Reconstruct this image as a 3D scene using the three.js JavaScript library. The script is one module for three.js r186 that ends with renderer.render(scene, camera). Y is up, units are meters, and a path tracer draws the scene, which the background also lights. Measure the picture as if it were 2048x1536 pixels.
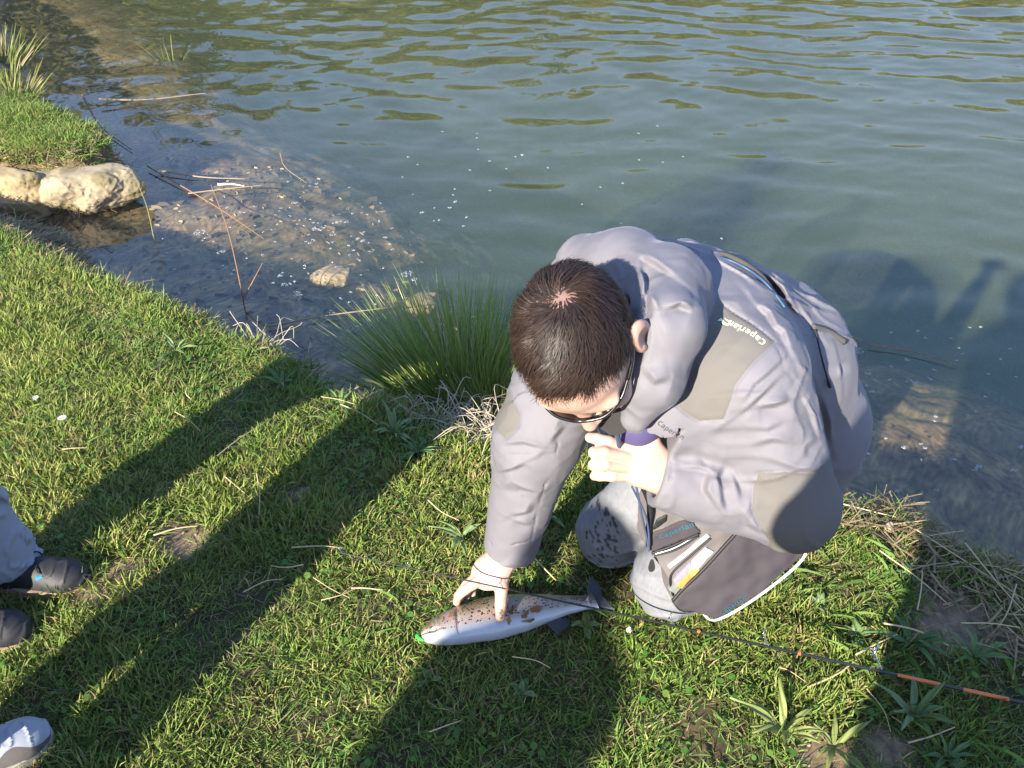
import * as THREE from 'three';
import { ImprovedNoise } from 'three/addons/math/ImprovedNoise.js';
import { mergeGeometries } from 'three/addons/utils/BufferGeometryUtils.js';
import { FontLoader } from 'three/addons/loaders/FontLoader.js';

// ---------------------------------------------------------------- camera, sky, sun, exposure
const scene = new THREE.Scene();
const camera = new THREE.PerspectiveCamera(46, 4 / 3, 0.05, 400);
camera.position.set(0, 1.6, 0);
camera.rotation.set(-36 * Math.PI / 180, 0, 0);

const SUN_AZ = 30.8 * Math.PI / 180, SUN_EL = 24.7 * Math.PI / 180;      // the sun stands behind and to the left
const sunDir = new THREE.Vector3(-Math.sin(SUN_AZ) * Math.cos(SUN_EL), Math.sin(SUN_EL), Math.cos(SUN_AZ) * Math.cos(SUN_EL));
const sun = new THREE.DirectionalLight(new THREE.Color().setRGB(1, 0.92, 0.79), 5);
sun.target.position.set(0, 0, -2);
sun.position.copy(sunDir).multiplyScalar(30).add(sun.target.position);
sun.castShadow = true;
Object.assign(sun.shadow.camera, { left: -8, right: 8, top: 8, bottom: -8, near: 1, far: 80 });
sun.shadow.mapSize.set(4096, 4096);
scene.add(sun, sun.target);

{ // clear blue sky: pale towards the horizon, a broad warm glow about the sun
  const W = 512, Hh = 256, data = new Float32Array(W * Hh * 4);
  for (let j = 0; j < Hh; j++) for (let i = 0; i < W; i++) {
    const el = ((j + 0.5) / Hh - 0.5) * Math.PI, az = ((i + 0.5) / W - 0.5) * 2 * Math.PI;
    const d = [Math.cos(el) * Math.cos(az), Math.sin(el), Math.cos(el) * Math.sin(az)];
    const c = d[0] * sunDir.x + d[1] * sunDir.y + d[2] * sunDir.z;
    const h = Math.pow(1 - Math.max(0, Math.sin(Math.max(el, 0))), 3.2), g = Math.pow(Math.max(0, c), 7) * 0.55;
    const k = (j * W + i) * 4;
    data[k] = 0.17 + 0.46 * h + 1.0 * g; data[k + 1] = 0.33 + 0.44 * h + 0.88 * g; data[k + 2] = 0.72 + 0.24 * h + 0.7 * g; data[k + 3] = 1;
  }
  const t = new THREE.DataTexture(data, W, Hh, THREE.RGBAFormat, THREE.FloatType);
  t.mapping = THREE.EquirectangularReflectionMapping; t.magFilter = THREE.LinearFilter; t.minFilter = THREE.LinearFilter; t.needsUpdate = true;
  scene.background = t; scene.environment = t;
  scene.backgroundIntensity = 0.6; scene.environmentIntensity = 0.6;
}
const renderer = new THREE.WebGLRenderer({ antialias: true });
renderer.toneMapping = THREE.LinearToneMapping;
renderer.toneMappingExposure = 2.75;
renderer.shadowMap.enabled = true;
renderer.setSize(1024, 768);

// ---------------------------------------------------------------- helpers
const V = (x, y, z) => new THREE.Vector3(x, y, z);
const rng = (s) => () => { s |= 0; s = s + 0x6D2B79F5 | 0; let t = Math.imul(s ^ s >>> 15, 1 | s); t = t + Math.imul(t ^ t >>> 7, 61 | t) ^ t; return ((t ^ t >>> 14) >>> 0) / 4294967296; };
const perlin = new ImprovedNoise();
const noise = (x, y, z = 0.37) => perlin.noise(x + 31.7, y + 17.3, z + 5.1);
const fbm = (x, y, z = 0.37, o = 3) => { let s = 0, a = 0.5, f = 1; for (let i = 0; i < o; i++) { s += a * noise(x * f, y * f, z * f); a *= 0.5; f *= 2.03; } return s; };
const clamp = (x, a = 0, b = 1) => Math.min(b, Math.max(a, x));
const lerp = (a, b, t) => a + (b - a) * t;
const sstep = (a, b, x) => { const t = clamp((x - a) / (b - a)); return t * t * (3 - 2 * t); };
const rgb = (r, g, b) => new THREE.Color().setRGB(r, g, b);
const taken = new Map();
function numbered(name) { const n = taken.get(name) || 0; taken.set(name, n + 1); return n ? `${name}_${String(n).padStart(3, '0')}` : name; }
function std(o) { return new THREE.MeshStandardMaterial({ roughness: 0.9, ...o }); }
function phys(o) { return new THREE.MeshPhysicalMaterial({ roughness: 0.9, ...o }); }
function lit(o) { o.traverse((m) => { if (m.isMesh) { m.castShadow = true; m.receiveShadow = true; } }); return o; }
function mesh(name, geo, m, parent) { const o = new THREE.Mesh(geo || new THREE.BufferGeometry(), m || new THREE.MeshStandardMaterial()); o.name = name; o.castShadow = o.receiveShadow = true; if (parent) parent.add(o); return o; }
function thing(name, label, category, pos = [0, 0, 0], turn = 0, group) {
  const o = new THREE.Group(); o.name = numbered(name); o.position.set(...pos); o.rotation.y = turn;
  o.userData = { label, category }; if (group) o.userData.group = group; scene.add(o); return o;
}
function single(name, geo, m, label, category, pos = [0, 0, 0], group) {
  const o = mesh(numbered(name), geo, m, scene); o.position.set(...pos); o.userData = { label, category }; if (group) o.userData.group = group; return o;
}
function stuff(o) { o.userData.kind = 'stuff'; return o; }
function geoOf(pos, idx, nor, uv, col) {
  const g = new THREE.BufferGeometry();
  g.setAttribute('position', new THREE.Float32BufferAttribute(pos, 3));
  if (nor) g.setAttribute('normal', new THREE.Float32BufferAttribute(nor, 3));
  if (uv) g.setAttribute('uv', new THREE.Float32BufferAttribute(uv, 2));
  if (col) g.setAttribute('color', new THREE.Float32BufferAttribute(col, 3));
  if (idx) g.setIndex(idx);
  if (!nor) g.computeVertexNormals();
  return g;
}
function noiseTexture(n, fn, srgb = true) { // tiling is left to the caller's fn(u, v) in 0..1
  const d = new Uint8Array(n * n * 4);
  for (let j = 0; j < n; j++) for (let i = 0; i < n; i++) { const c = fn(i / n, j / n), k = (j * n + i) * 4; d[k] = clamp(c[0]) * 255; d[k + 1] = clamp(c[1]) * 255; d[k + 2] = clamp(c[2]) * 255; d[k + 3] = 255; }
  const t = new THREE.DataTexture(d, n, n, THREE.RGBAFormat); t.wrapS = t.wrapT = THREE.RepeatWrapping; t.magFilter = THREE.LinearFilter; t.minFilter = THREE.LinearMipmapLinearFilter; t.generateMipmaps = true;
  if (srgb) t.colorSpace = THREE.SRGBColorSpace; t.needsUpdate = true; return t;
}
// a curved ribbon or tube along points, radius r(t)
function tube(pts, r, sides = 6, seg = 24, closedEnds = true) {
  const c = new THREE.CatmullRomCurve3(pts.map((p) => Array.isArray(p) ? V(...p) : p));
  const P = [], I = [], fr = c.computeFrenetFrames(seg, false);
  for (let i = 0; i <= seg; i++) { const t = i / seg, p = c.getPoint(t), rr = typeof r === 'function' ? r(t) : r;
    for (let j = 0; j < sides; j++) { const a = j / sides * 2 * Math.PI, n = fr.normals[i], b = fr.binormals[i]; const x = Math.cos(a) * rr, y = Math.sin(a) * rr; P.push(p.x + n.x * x + b.x * y, p.y + n.y * x + b.y * y, p.z + n.z * x + b.z * y); } }
  for (let i = 0; i < seg; i++) for (let j = 0; j < sides; j++) { const a = i * sides + j, b = i * sides + (j + 1) % sides, d = a + sides, e = b + sides; I.push(a, b, e, a, e, d); }
  if (closedEnds) for (const [i, s] of [[0, 1], [seg, -1]]) for (let j = 1; j < sides - 1; j++) { const o = i * sides; s > 0 ? I.push(o, o + j + 1, o + j) : I.push(o, o + j, o + j + 1); }
  return geoOf(P, I);
}

// ---------------------------------------------------------------- ground: lawn, bank, pond bed, far bank
const WATER = -0.3;
const EDGE = [[-40, -30], [-9, -14], [-4.6, -8.2], [-3.45, -6.3], [-2.9, -5.3], [-2.5, -4.8], [-2.12, -4.52], [-1.98, -4.3], [-2.08, -4.12], [-2.45, -4.1], [-2.8, -4.0], [-2.7, -3.75], [-2.3, -3.47], [-2.05, -3.32], [-1.76, -3.1], [-1.4, -2.89], [-1.18, -2.76], [-0.957, -2.565], [-0.74, -2.41], [-0.59, -2.29], [-0.425, -2.18], [-0.24, -2.1], [-0.03, -1.98], [0.3, -1.92], [0.6, -1.86], [0.835, -1.8], [1.0, -1.74], [1.1, -1.6], [1.28, -1.5], [1.6, -1.3], [2.4, -0.9], [6, 1], [14, 4], [40, 10]];
const LAND = [...EDGE, [40, 60], [-40, 60]];
function landDist(x, z) { // signed distance to the top edge of the near bank, positive over the lawn
  let d = 1e9, inside = false;
  for (let i = 0, j = LAND.length - 1; i < LAND.length; j = i++) {
    const [ax, az] = LAND[j], [bx, bz] = LAND[i], ex = bx - ax, ez = bz - az, t = clamp(((x - ax) * ex + (z - az) * ez) / (ex * ex + ez * ez));
    d = Math.min(d, (x - ax - ex * t) ** 2 + (z - az - ez * t) ** 2);
    if ((az > z) !== (bz > z) && x < ex * (z - az) / ez + ax) inside = !inside;
  }
  return (inside ? 1 : -1) * Math.sqrt(d);
}
const POND_FAR = (x) => -27 - 3 * Math.sin(x * 0.11 + 1) - 0.12 * x;
function edgeWobble(x, z) { return 0.05 * noise(x * 5, z * 5) + 0.025 * noise(x * 13, z * 13); }
function bankDist(x, z) { return landDist(x, z) + edgeWobble(x, z); }
function groundY(x, z) {
  const d = bankDist(x, z);
  let y;
  if (d > 0) y = -0.05 * Math.exp(-d / 0.07) + 0.018 * fbm(x * 2.1, z * 2.1) * 2 - 0.02 * sstep(0.5, 0.0, d);
  else {
    const e = -d, inlet = sstep(-1.55, -2.1, x) * sstep(-5.2, -4.4, z), right = sstep(0.85, 1.15, x);
    const run = 0.13 + 0.3 * inlet * sstep(-4.0, -3.7, z) + 0.2 * right;
    const t = clamp(e / run);
    const drop = 0.29 * (right > 0.5 ? t : Math.pow(t, 0.7));
    const q = Math.max(0, e - run);
    y = -0.07 - drop * 0.92 - 0.12 * q - 0.13 * q * q * sstep(0.2, 1.6, q) + 0.05 * fbm(x * 3, z * 3) * sstep(0, 0.1, q) + 0.012 * noise(x * 14, z * 14);
    y = Math.max(y, -2.2);
  }
  const far = POND_FAR(x) - z;
  if (far > -3) { const t = Math.max(0, far + 1.5); y = Math.max(y, -1.2 + Math.min(t, 2) * 0.9 + (0.175 + 0.05 * noise(x * 0.07, 3)) * Math.max(0, t - 2) * (1 - 0.35 * sstep(0, 30, x)) + 0.4 * noise(x * 0.2, z * 0.2)); y = Math.min(y, 18 + 2 * noise(x * 0.05, z * 0.05)); }
  return y;
}
const BARE = [[-0.82, -1.545, 0.1], [-0.95, -1.36, 0.07], [-0.55, -1.72, 0.06], [-0.9, -1.45, 0.07], [0.6, -0.98, 0.09], [0.72, -1.0, 0.07], [0.98, -1.3, 0.14], [0.28, -1.06, 0.035]];
function bare(x, z) { let b = 0; for (const [bx, bz, r] of BARE) b = Math.max(b, 1 - Math.hypot(x - bx, (z - bz) * 1.3) / r * (1 + 0.5 * noise(x * 14, z * 14))); return clamp(b * 2.2); }
// dry litter share: right-hand bank and inlet
function litter(x, z, d) { return clamp(sstep(-0.04, 0.08, x - 0.83 - 0.5 * (z + 1.7) + 0.1 * noise(x * 4, z * 4)) * sstep(0.1, 0.4, x) * sstep(-1.02, -1.12, z + 0.06 * noise(x * 6, z * 6)) + sstep(0.1, -0.02, d) * 0.8); }
{
  const line = (a, b, n) => Array.from({ length: n }, (_, i) => lerp(a, b, i / n));
  const xs = [...line(-70, -12, 24), ...line(-12, -4.4, 34), ...line(-4.4, -3.0, 36), ...line(-3.0, 2.0, 222), ...line(2.0, 8, 40), ...line(8, 70, 26), 70];
  const zs = [...line(-75, -24, 44), ...line(-24, -8, 34), ...line(-8, -5.4, 60), ...line(-5.4, -0.8, 205), ...line(-0.8, 4, 24), ...line(4, 60, 16), 60];
  const P = [], U = [], C = [], I = [];
  for (const z of zs) for (const x of xs) {
    const y = groundY(x, z), d = bankDist(x, z);
    P.push(x, y, z); U.push(x / 0.7, z / 0.7);
    const n = noise(x * 9, z * 9), n2 = fbm(x * 2.3 + 9, z * 2.3), n3 = noise(x * 28, z * 28);
    let c;
    if (POND_FAR(x) - z > -1) { const m = 0.5 + 0.5 * noise(x * 0.12, z * 0.12); c = [0.17 + 0.06 * m, 0.16 + 0.04 * m, 0.03]; }
    else if (d > 0) {
      const s = clamp(0.35 + n * 0.5 + n2 * 0.5), b = bare(x, z);
      c = [lerp(0.075, 0.14, s), lerp(0.065, 0.1, s), lerp(0.03, 0.055, s)];
      c = [lerp(c[0], 0.30, b), lerp(c[1], 0.22, b), lerp(c[2], 0.15, b)];
    } else if (y > WATER - 0.02) { const s = 0.5 + 0.5 * n3; const sand = sstep(-1.9, -2.2, x) * sstep(-3.85, -4.02, z); c = [lerp(0.075, 0.15, s), lerp(0.055, 0.105, s), lerp(0.03, 0.055, s)]; c = [lerp(c[0], 0.42, sand), lerp(c[1], 0.32, sand), lerp(c[2], 0.19, sand)]; }
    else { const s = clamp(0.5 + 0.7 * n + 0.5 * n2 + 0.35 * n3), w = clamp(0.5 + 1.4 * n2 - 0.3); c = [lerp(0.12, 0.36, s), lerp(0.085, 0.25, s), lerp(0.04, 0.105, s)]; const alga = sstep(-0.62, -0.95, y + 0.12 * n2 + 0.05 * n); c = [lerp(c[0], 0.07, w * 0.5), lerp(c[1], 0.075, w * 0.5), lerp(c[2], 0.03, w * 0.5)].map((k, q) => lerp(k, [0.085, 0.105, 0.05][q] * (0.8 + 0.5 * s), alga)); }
    C.push(...c);
  }
  const w = xs.length;
  for (let j = 0; j < zs.length - 1; j++) for (let i = 0; i < w - 1; i++) { const a = j * w + i; I.push(a, a + w, a + 1, a + 1, a + w, a + w + 1); }
  const grain = noiseTexture(256, (u, v) => { const a = u * 2 * Math.PI, b = v * 2 * Math.PI, n = fbm(Math.cos(a) * 5 + Math.cos(b) * 3, Math.sin(a) * 5 + Math.sin(b) * 3, Math.cos(a + b) * 4, 4), g = 0.82 + 0.55 * n; return [g, g * 0.98, g * 0.94]; });
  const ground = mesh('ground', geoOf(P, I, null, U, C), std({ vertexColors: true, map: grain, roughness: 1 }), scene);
  ground.userData = { kind: 'structure', label: 'lawn soil, bank and silty pond bed', category: 'ground' };
}

// ---------------------------------------------------------------- water: rippled surface over sheets of suspended silt
const WAVES = (() => { const r = rng(71), w = []; for (let i = 0; i < 34; i++) { const L = lerp(0.1, 0.62, Math.pow(r(), 1.3)), a = (r() - 0.5) * 2.1 + 0.3, k = 2 * Math.PI / L; w.push([Math.sin(a) * k, Math.cos(a) * k, 0.0122 / k * (L < 0.2 ? 0.6 : 1), r() * 6.28]); } return w; })();
function wave(x, z) { // height and slopes
  const calm = sstep(0.0, 1.6, -landDist(x, z)), open = sstep(-2.4, -6.0, z) * 0.6 + sstep(-1.5, 1.5, x) * 0.25;
  const A = 0.15 + calm * (0.6 + 1.0 * open), wx = x + 0.18 * noise(x * 0.8, z * 0.8), wz = z + 0.25 * noise(x * 0.7 + 7, z * 0.9);
  let y = 0, sx = 0, sz = 0;
  for (const [kx, kz, a, p] of WAVES) { const q = kx * wx + kz * wz + p, m = 0.65 + 0.8 * noise(x * 0.9 + p * 3, z * 0.9 + p); y += a * m * Math.sin(q); sx += a * m * kx * Math.cos(q); sz += a * m * kz * Math.cos(q); }
  return [y * A, sx * A, sz * A];
}
{
  const line = (a, b, n) => Array.from({ length: n }, (_, i) => lerp(a, b, i / n));
  const xs = [...line(-40, -6, 60), ...line(-6, 6, 380), ...line(6, 40, 60), 40], zs = [...line(-34, -10, 90), ...line(-10, -5, 190), ...line(-5, -1.3, 190), -1.3, -1, 0, 4, 10];
  const P = [], N = [], I = [], w = xs.length;
  for (const z of zs) for (const x of xs) { const [y, sx, sz] = wave(x, z); P.push(x, WATER + y, z); const l = Math.hypot(sx, 1, sz); N.push(-sx / l, 1 / l, -sz / l); }
  for (let j = 0; j < zs.length - 1; j++) for (let i = 0; i < w - 1; i++) { const a = j * w + i; I.push(a, a + w, a + 1, a + 1, a + w, a + w + 1); }
  const water = mesh('water', geoOf(P, I, N), phys({ color: 0xffffff, transmission: 1, thickness: 0, roughness: 0.02, ior: 1.45 }), scene);
  water.userData = { kind: 'structure', label: 'rippled murky green pond', category: 'water' };
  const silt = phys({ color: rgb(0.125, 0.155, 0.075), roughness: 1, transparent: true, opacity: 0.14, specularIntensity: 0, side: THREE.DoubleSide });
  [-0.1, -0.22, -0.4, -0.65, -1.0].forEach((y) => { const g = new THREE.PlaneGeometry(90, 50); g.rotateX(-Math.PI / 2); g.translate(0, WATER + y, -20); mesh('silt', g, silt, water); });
}

// ---------------------------------------------------------------- signed-distance modelling
const smin = (a, b, k) => { const h = Math.max(k - Math.abs(a - b), 0) / k; return Math.min(a, b) - h * h * k * 0.25; };
const smax = (a, b, k) => -smin(-a, -b, k);
function cone(x, y, z, a, b, ra, rb) { // tapered capsule between two joints
  const bx = b[0] - a[0], by = b[1] - a[1], bz = b[2] - a[2], px = x - a[0], py = y - a[1], pz = z - a[2];
  const t = clamp((px * bx + py * by + pz * bz) / (bx * bx + by * by + bz * bz + 1e-12));
  const dx = px - bx * t, dy = py - by * t, dz = pz - bz * t;
  return Math.sqrt(dx * dx + dy * dy + dz * dz) - (ra + (rb - ra) * t);
}
function chain(x, y, z, pts, rs, k = 0.01) { let d = 1e9; for (let i = 0; i < pts.length - 1; i++) d = smin(d, cone(x, y, z, pts[i], pts[i + 1], rs[i], rs[i + 1]), k); return d; }
function ell(px, py, pz, rx, ry, rz) { // ellipsoid at the origin of local coordinates
  const k0 = Math.sqrt((px / rx) ** 2 + (py / ry) ** 2 + (pz / rz) ** 2), k1 = Math.sqrt((px / rx / rx) ** 2 + (py / ry / ry) ** 2 + (pz / rz / rz) ** 2);
  return k1 < 1e-9 ? -Math.min(rx, ry, rz) : k0 * (k0 - 1) / k1;
}
const nrm = (v) => { const l = Math.hypot(...v); return v.map((c) => c / l); };
const cross = (a, b) => [a[1] * b[2] - a[2] * b[1], a[2] * b[0] - a[0] * b[2], a[0] * b[1] - a[1] * b[0]];
const dot = (a, b) => a[0] * b[0] + a[1] * b[1] + a[2] * b[2];
const add = (a, b, s = 1) => [a[0] + b[0] * s, a[1] + b[1] * s, a[2] + b[2] * s];
const sub = (a, b) => [a[0] - b[0], a[1] - b[1], a[2] - b[2]];
// flattened capsule: lateral axis l, half width rl, half thickness rn
function flat(x, y, z, a, b, l, rl, rn, rl2 = rl, rn2 = rn) {
  const ax = sub(b, a), L = dot(ax, ax), p = [x - a[0], y - a[1], z - a[2]], t = clamp(dot(p, ax) / L), q = [p[0] - ax[0] * t, p[1] - ax[1] * t, p[2] - ax[2] * t];
  const w = lerp(rl, rl2, t), n = lerp(rn, rn2, t), ql = dot(q, l), qq = Math.max(0, dot(q, q) - ql * ql);
  const k0 = Math.sqrt(ql * ql / (w * w) + qq / (n * n)), k1 = Math.sqrt(ql * ql / (w ** 4) + qq / (n ** 4));
  return k1 < 1e-9 ? -n : k0 * (k0 - 1) / k1;
}
function gradient(f, x, y, z, e) { const g = [f(x + e, y, z) - f(x - e, y, z), f(x, y + e, z) - f(x, y - e, z), f(x, y, z + e) - f(x, y, z - e)], l = Math.hypot(...g) || 1; return [g[0] / l, g[1] / l, g[2] / l]; }
// naive surface nets over a box, skipping blocks far from the surface
function nets(f, lo, hi, h, guard = 1.5) {
  const n = lo.map((a, i) => Math.ceil((hi[i] - a) / h) + 1), [nx, ny, nz] = n, F = new Float32Array(nx * ny * nz).fill(9), B = 6, R = B * h * 0.87 * guard + h;
  for (let bk = 0; bk < nz; bk += B) for (let bj = 0; bj < ny; bj += B) for (let bi = 0; bi < nx; bi += B) {
    const c = f(lo[0] + (bi + B / 2) * h, lo[1] + (bj + B / 2) * h, lo[2] + (bk + B / 2) * h), far = Math.abs(c) > R;
    if (far && c > 0) continue;
    for (let k = bk; k < Math.min(nz, bk + B); k++) for (let j = bj; j < Math.min(ny, bj + B); j++) for (let i = bi; i < Math.min(nx, bi + B); i++)
      F[(k * ny + j) * nx + i] = far ? -9 : f(lo[0] + i * h, lo[1] + j * h, lo[2] + k * h);
  }
  const id = new Int32Array(nx * ny * nz).fill(-1), P = [], N = [], I = [], at = (i, j, k) => (k * ny + j) * nx + i;
  const E = [[0, 1], [0, 2], [0, 4], [1, 3], [1, 5], [2, 3], [2, 6], [3, 7], [4, 5], [4, 6], [5, 7], [6, 7]];
  for (let k = 0; k < nz - 1; k++) for (let j = 0; j < ny - 1; j++) for (let i = 0; i < nx - 1; i++) {
    const v = []; let m = 0;
    for (let c = 0; c < 8; c++) { const q = F[at(i + (c & 1), j + (c >> 1 & 1), k + (c >> 2))]; v.push(q); if (q < 0) m++; }
    if (m === 0 || m === 8) continue;
    let sx = 0, sy = 0, sz = 0, s = 0;
    for (const [a, b] of E) if ((v[a] < 0) !== (v[b] < 0)) { const t = v[a] / (v[a] - v[b]); sx += lerp(a & 1, b & 1, t); sy += lerp(a >> 1 & 1, b >> 1 & 1, t); sz += lerp(a >> 2, b >> 2, t); s++; }
    id[at(i, j, k)] = P.length / 3;
    const x = lo[0] + (i + sx / s) * h, y = lo[1] + (j + sy / s) * h, z = lo[2] + (k + sz / s) * h;
    P.push(x, y, z); N.push(...gradient(f, x, y, z, h * 0.6));
  }
  const quad = (a, b, c, d, flip) => { if (a < 0 || b < 0 || c < 0 || d < 0) return; flip ? I.push(a, c, b, b, c, d) : I.push(a, b, c, b, d, c); };
  for (let k = 1; k < nz - 1; k++) for (let j = 1; j < ny - 1; j++) for (let i = 1; i < nx - 1; i++) {
    const s = F[at(i, j, k)] < 0;
    if (s !== F[at(i + 1, j, k)] < 0) quad(id[at(i, j - 1, k - 1)], id[at(i, j, k - 1)], id[at(i, j - 1, k)], id[at(i, j, k)], !s);
    if (s !== F[at(i, j + 1, k)] < 0) quad(id[at(i - 1, j, k - 1)], id[at(i - 1, j, k)], id[at(i, j, k - 1)], id[at(i, j, k)], !s);
    if (s !== F[at(i, j, k + 1)] < 0) quad(id[at(i - 1, j - 1, k)], id[at(i, j - 1, k)], id[at(i - 1, j, k)], id[at(i, j, k)], !s);
  }
  return geoOf(P, I, N);
}
// cut a mesh along fn = 0: [where fn < 0, the rest]
function split(geo, fn) {
  const p = geo.attributes.position, n = geo.attributes.normal, idx = geo.index.array, out = [[[], [], [], new Map()], [[], [], [], new Map()]], D = new Float32Array(p.count);
  for (let i = 0; i < p.count; i++) D[i] = fn(p.getX(i), p.getY(i), p.getZ(i)) || 1e-7;
  const vert = (s, key, a, b, t) => { const o = out[s]; if (!o[3].has(key)) { o[3].set(key, o[0].length / 3);
    for (const [at, arr] of [[p, o[0]], [n, o[1]]]) arr.push(lerp(at.getX(a), at.getX(b), t), lerp(at.getY(a), at.getY(b), t), lerp(at.getZ(a), at.getZ(b), t)); } return o[3].get(key); };
  for (let i = 0; i < idx.length; i += 3) {
    const T = [idx[i], idx[i + 1], idx[i + 2]];
    for (const s of [0, 1]) {
      const inn = (v) => (s === 0) === (D[v] < 0), poly = [];
      for (let e = 0; e < 3; e++) { const a = T[e], b = T[(e + 1) % 3]; if (inn(a)) poly.push(vert(s, a, a, a, 0)); if (inn(a) !== inn(b)) { const [u, w] = a < b ? [a, b] : [b, a]; poly.push(vert(s, u * 4000037 + w + 0.5, u, w, D[u] / (D[u] - D[w]))); } }
      for (let e = 1; e < poly.length - 1; e++) out[s][2].push(poly[0], poly[e], poly[e + 1]);
    }
  }
  return out.map((o) => geoOf(o[0], o[2], o[1]));
}
function polySD(poly, x, y) { // signed distance to a polygon, negative inside
  let d = 1e9, ins = false;
  for (let i = 0, j = poly.length - 1; i < poly.length; j = i++) { const [ax, ay] = poly[j], [bx, by] = poly[i], ex = bx - ax, ey = by - ay, t = clamp(((x - ax) * ex + (y - ay) * ey) / (ex * ex + ey * ey + 1e-14)); d = Math.min(d, Math.hypot(x - ax - ex * t, y - ay - ey * t)); if ((ay > y) !== (by > y) && x < ex * (y - ay) / ey + ax) ins = !ins; }
  return ins ? -d : d;
}
function paint(geo, fn) { const p = geo.attributes.position, c = []; for (let i = 0; i < p.count; i++) c.push(...fn(p.getX(i), p.getY(i), p.getZ(i))); geo.setAttribute('color', new THREE.Float32BufferAttribute(c, 3)); return geo; }
const shift = (g, b) => g.translate(-b[0], -b[1], -b[2]);

// ---------------------------------------------------------------- the kneeling man
const MAN = [0.34, 0, -1.45];
const man = thing('person', 'kneeling person in a lavender grey hooded jacket pressing a trout to the grass', 'person', MAN);
const J = {
  pelvis: [0.53, 0.46, -1.46], waist: [0.462, 0.632, -1.44], chest: [0.308, 0.752, -1.345], neck: [0.21, 0.83, -1.235],
  ls: [0.375, 0.755, -1.18], le: [0.468, 0.55, -1.10], lw: [0.25, 0.602, -1.118],
  rs: [0.165, 0.725, -1.49], re: [0.05, 0.47, -1.37], rw: [-0.004, 0.185, -1.362],
  lh: [0.55, 0.43, -1.385], rh: [0.47, 0.44, -1.53], lk: [0.345, 0.095, -1.345], rk: [0.232, 0.098, -1.492], la: [0.62, 0.075, -1.60], ra: [0.52, 0.075, -1.75],
};
const LAT = nrm([0.54, 0.1, 0.84]);                       // from his right to his left
const AXIS = nrm(sub(J.neck, J.pelvis)), BACK = nrm(cross(AXIS, LAT));
// ---- jacket
const HOOD = [[0.13, 0.835, -1.41], [0.19, 0.865, -1.33], [0.238, 0.886, -1.235], [0.228, 0.884, -1.13], [0.21, 0.812, -1.095], [0.187, 0.748, -1.085]];
const HOODR = [0.05, 0.062, 0.058, 0.047, 0.032, 0.02];
function folds(x, y, z, along, freq, stretch, seed) { // soft swells with a few sharp ridges running along a direction
  const t = x * along[0] + y * along[1] + z * along[2], k = freq * (1 - 1 / stretch);
  const qx = x * freq - along[0] * t * k, qy = y * freq - along[1] * t * k, qz = z * freq - along[2] * t * k;
  const w = 0.5 * noise(qx * 0.6 + seed, qy * 0.6, qz * 0.6), n = noise(qx + seed * 7.3 + w, qy + w, qz - w), m = sstep(-0.05, 0.3, noise(qx * 0.45 + seed, qy * 0.45 + 9, qz * 0.45));
  const n2 = noise(qx * 1.7 - w, qy * 1.7 + seed, qz * 1.7 + w), m2 = sstep(0.0, 0.35, noise(qx * 0.6 + 20 + seed, qy * 0.6, qz * 0.6));
  return -(Math.max(0, 1 - Math.abs(n) * 5) ** 1.1) * m - 0.6 * Math.max(0, 1 - Math.abs(n2) * 4) * m2 + 0.3 * noise(qx * 0.4 + seed, qy * 0.4 + 3, qz * 0.4) + 0.08 * noise(qx * 3.1, qy * 3.1 + seed, qz * 3.1);
}
const CREASE = [], LEDGE = []; // hand-laid seams, and folds where one lip of cloth overhangs
const seam = (pts, w, d) => { for (let i = 0; i < pts.length - 1; i++) CREASE.push([pts[i], pts[i + 1], w, d]); };
const dUp = nrm([0.75, 0.45, 0.3]), dFl = nrm([0.25, -0.75, 0.45]), dRa = nrm([0.8, 0.35, 0.3]), dTo = nrm(sub(J.pelvis, J.neck)), dHo = nrm([0.5, 0.55, -0.45]);
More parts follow.
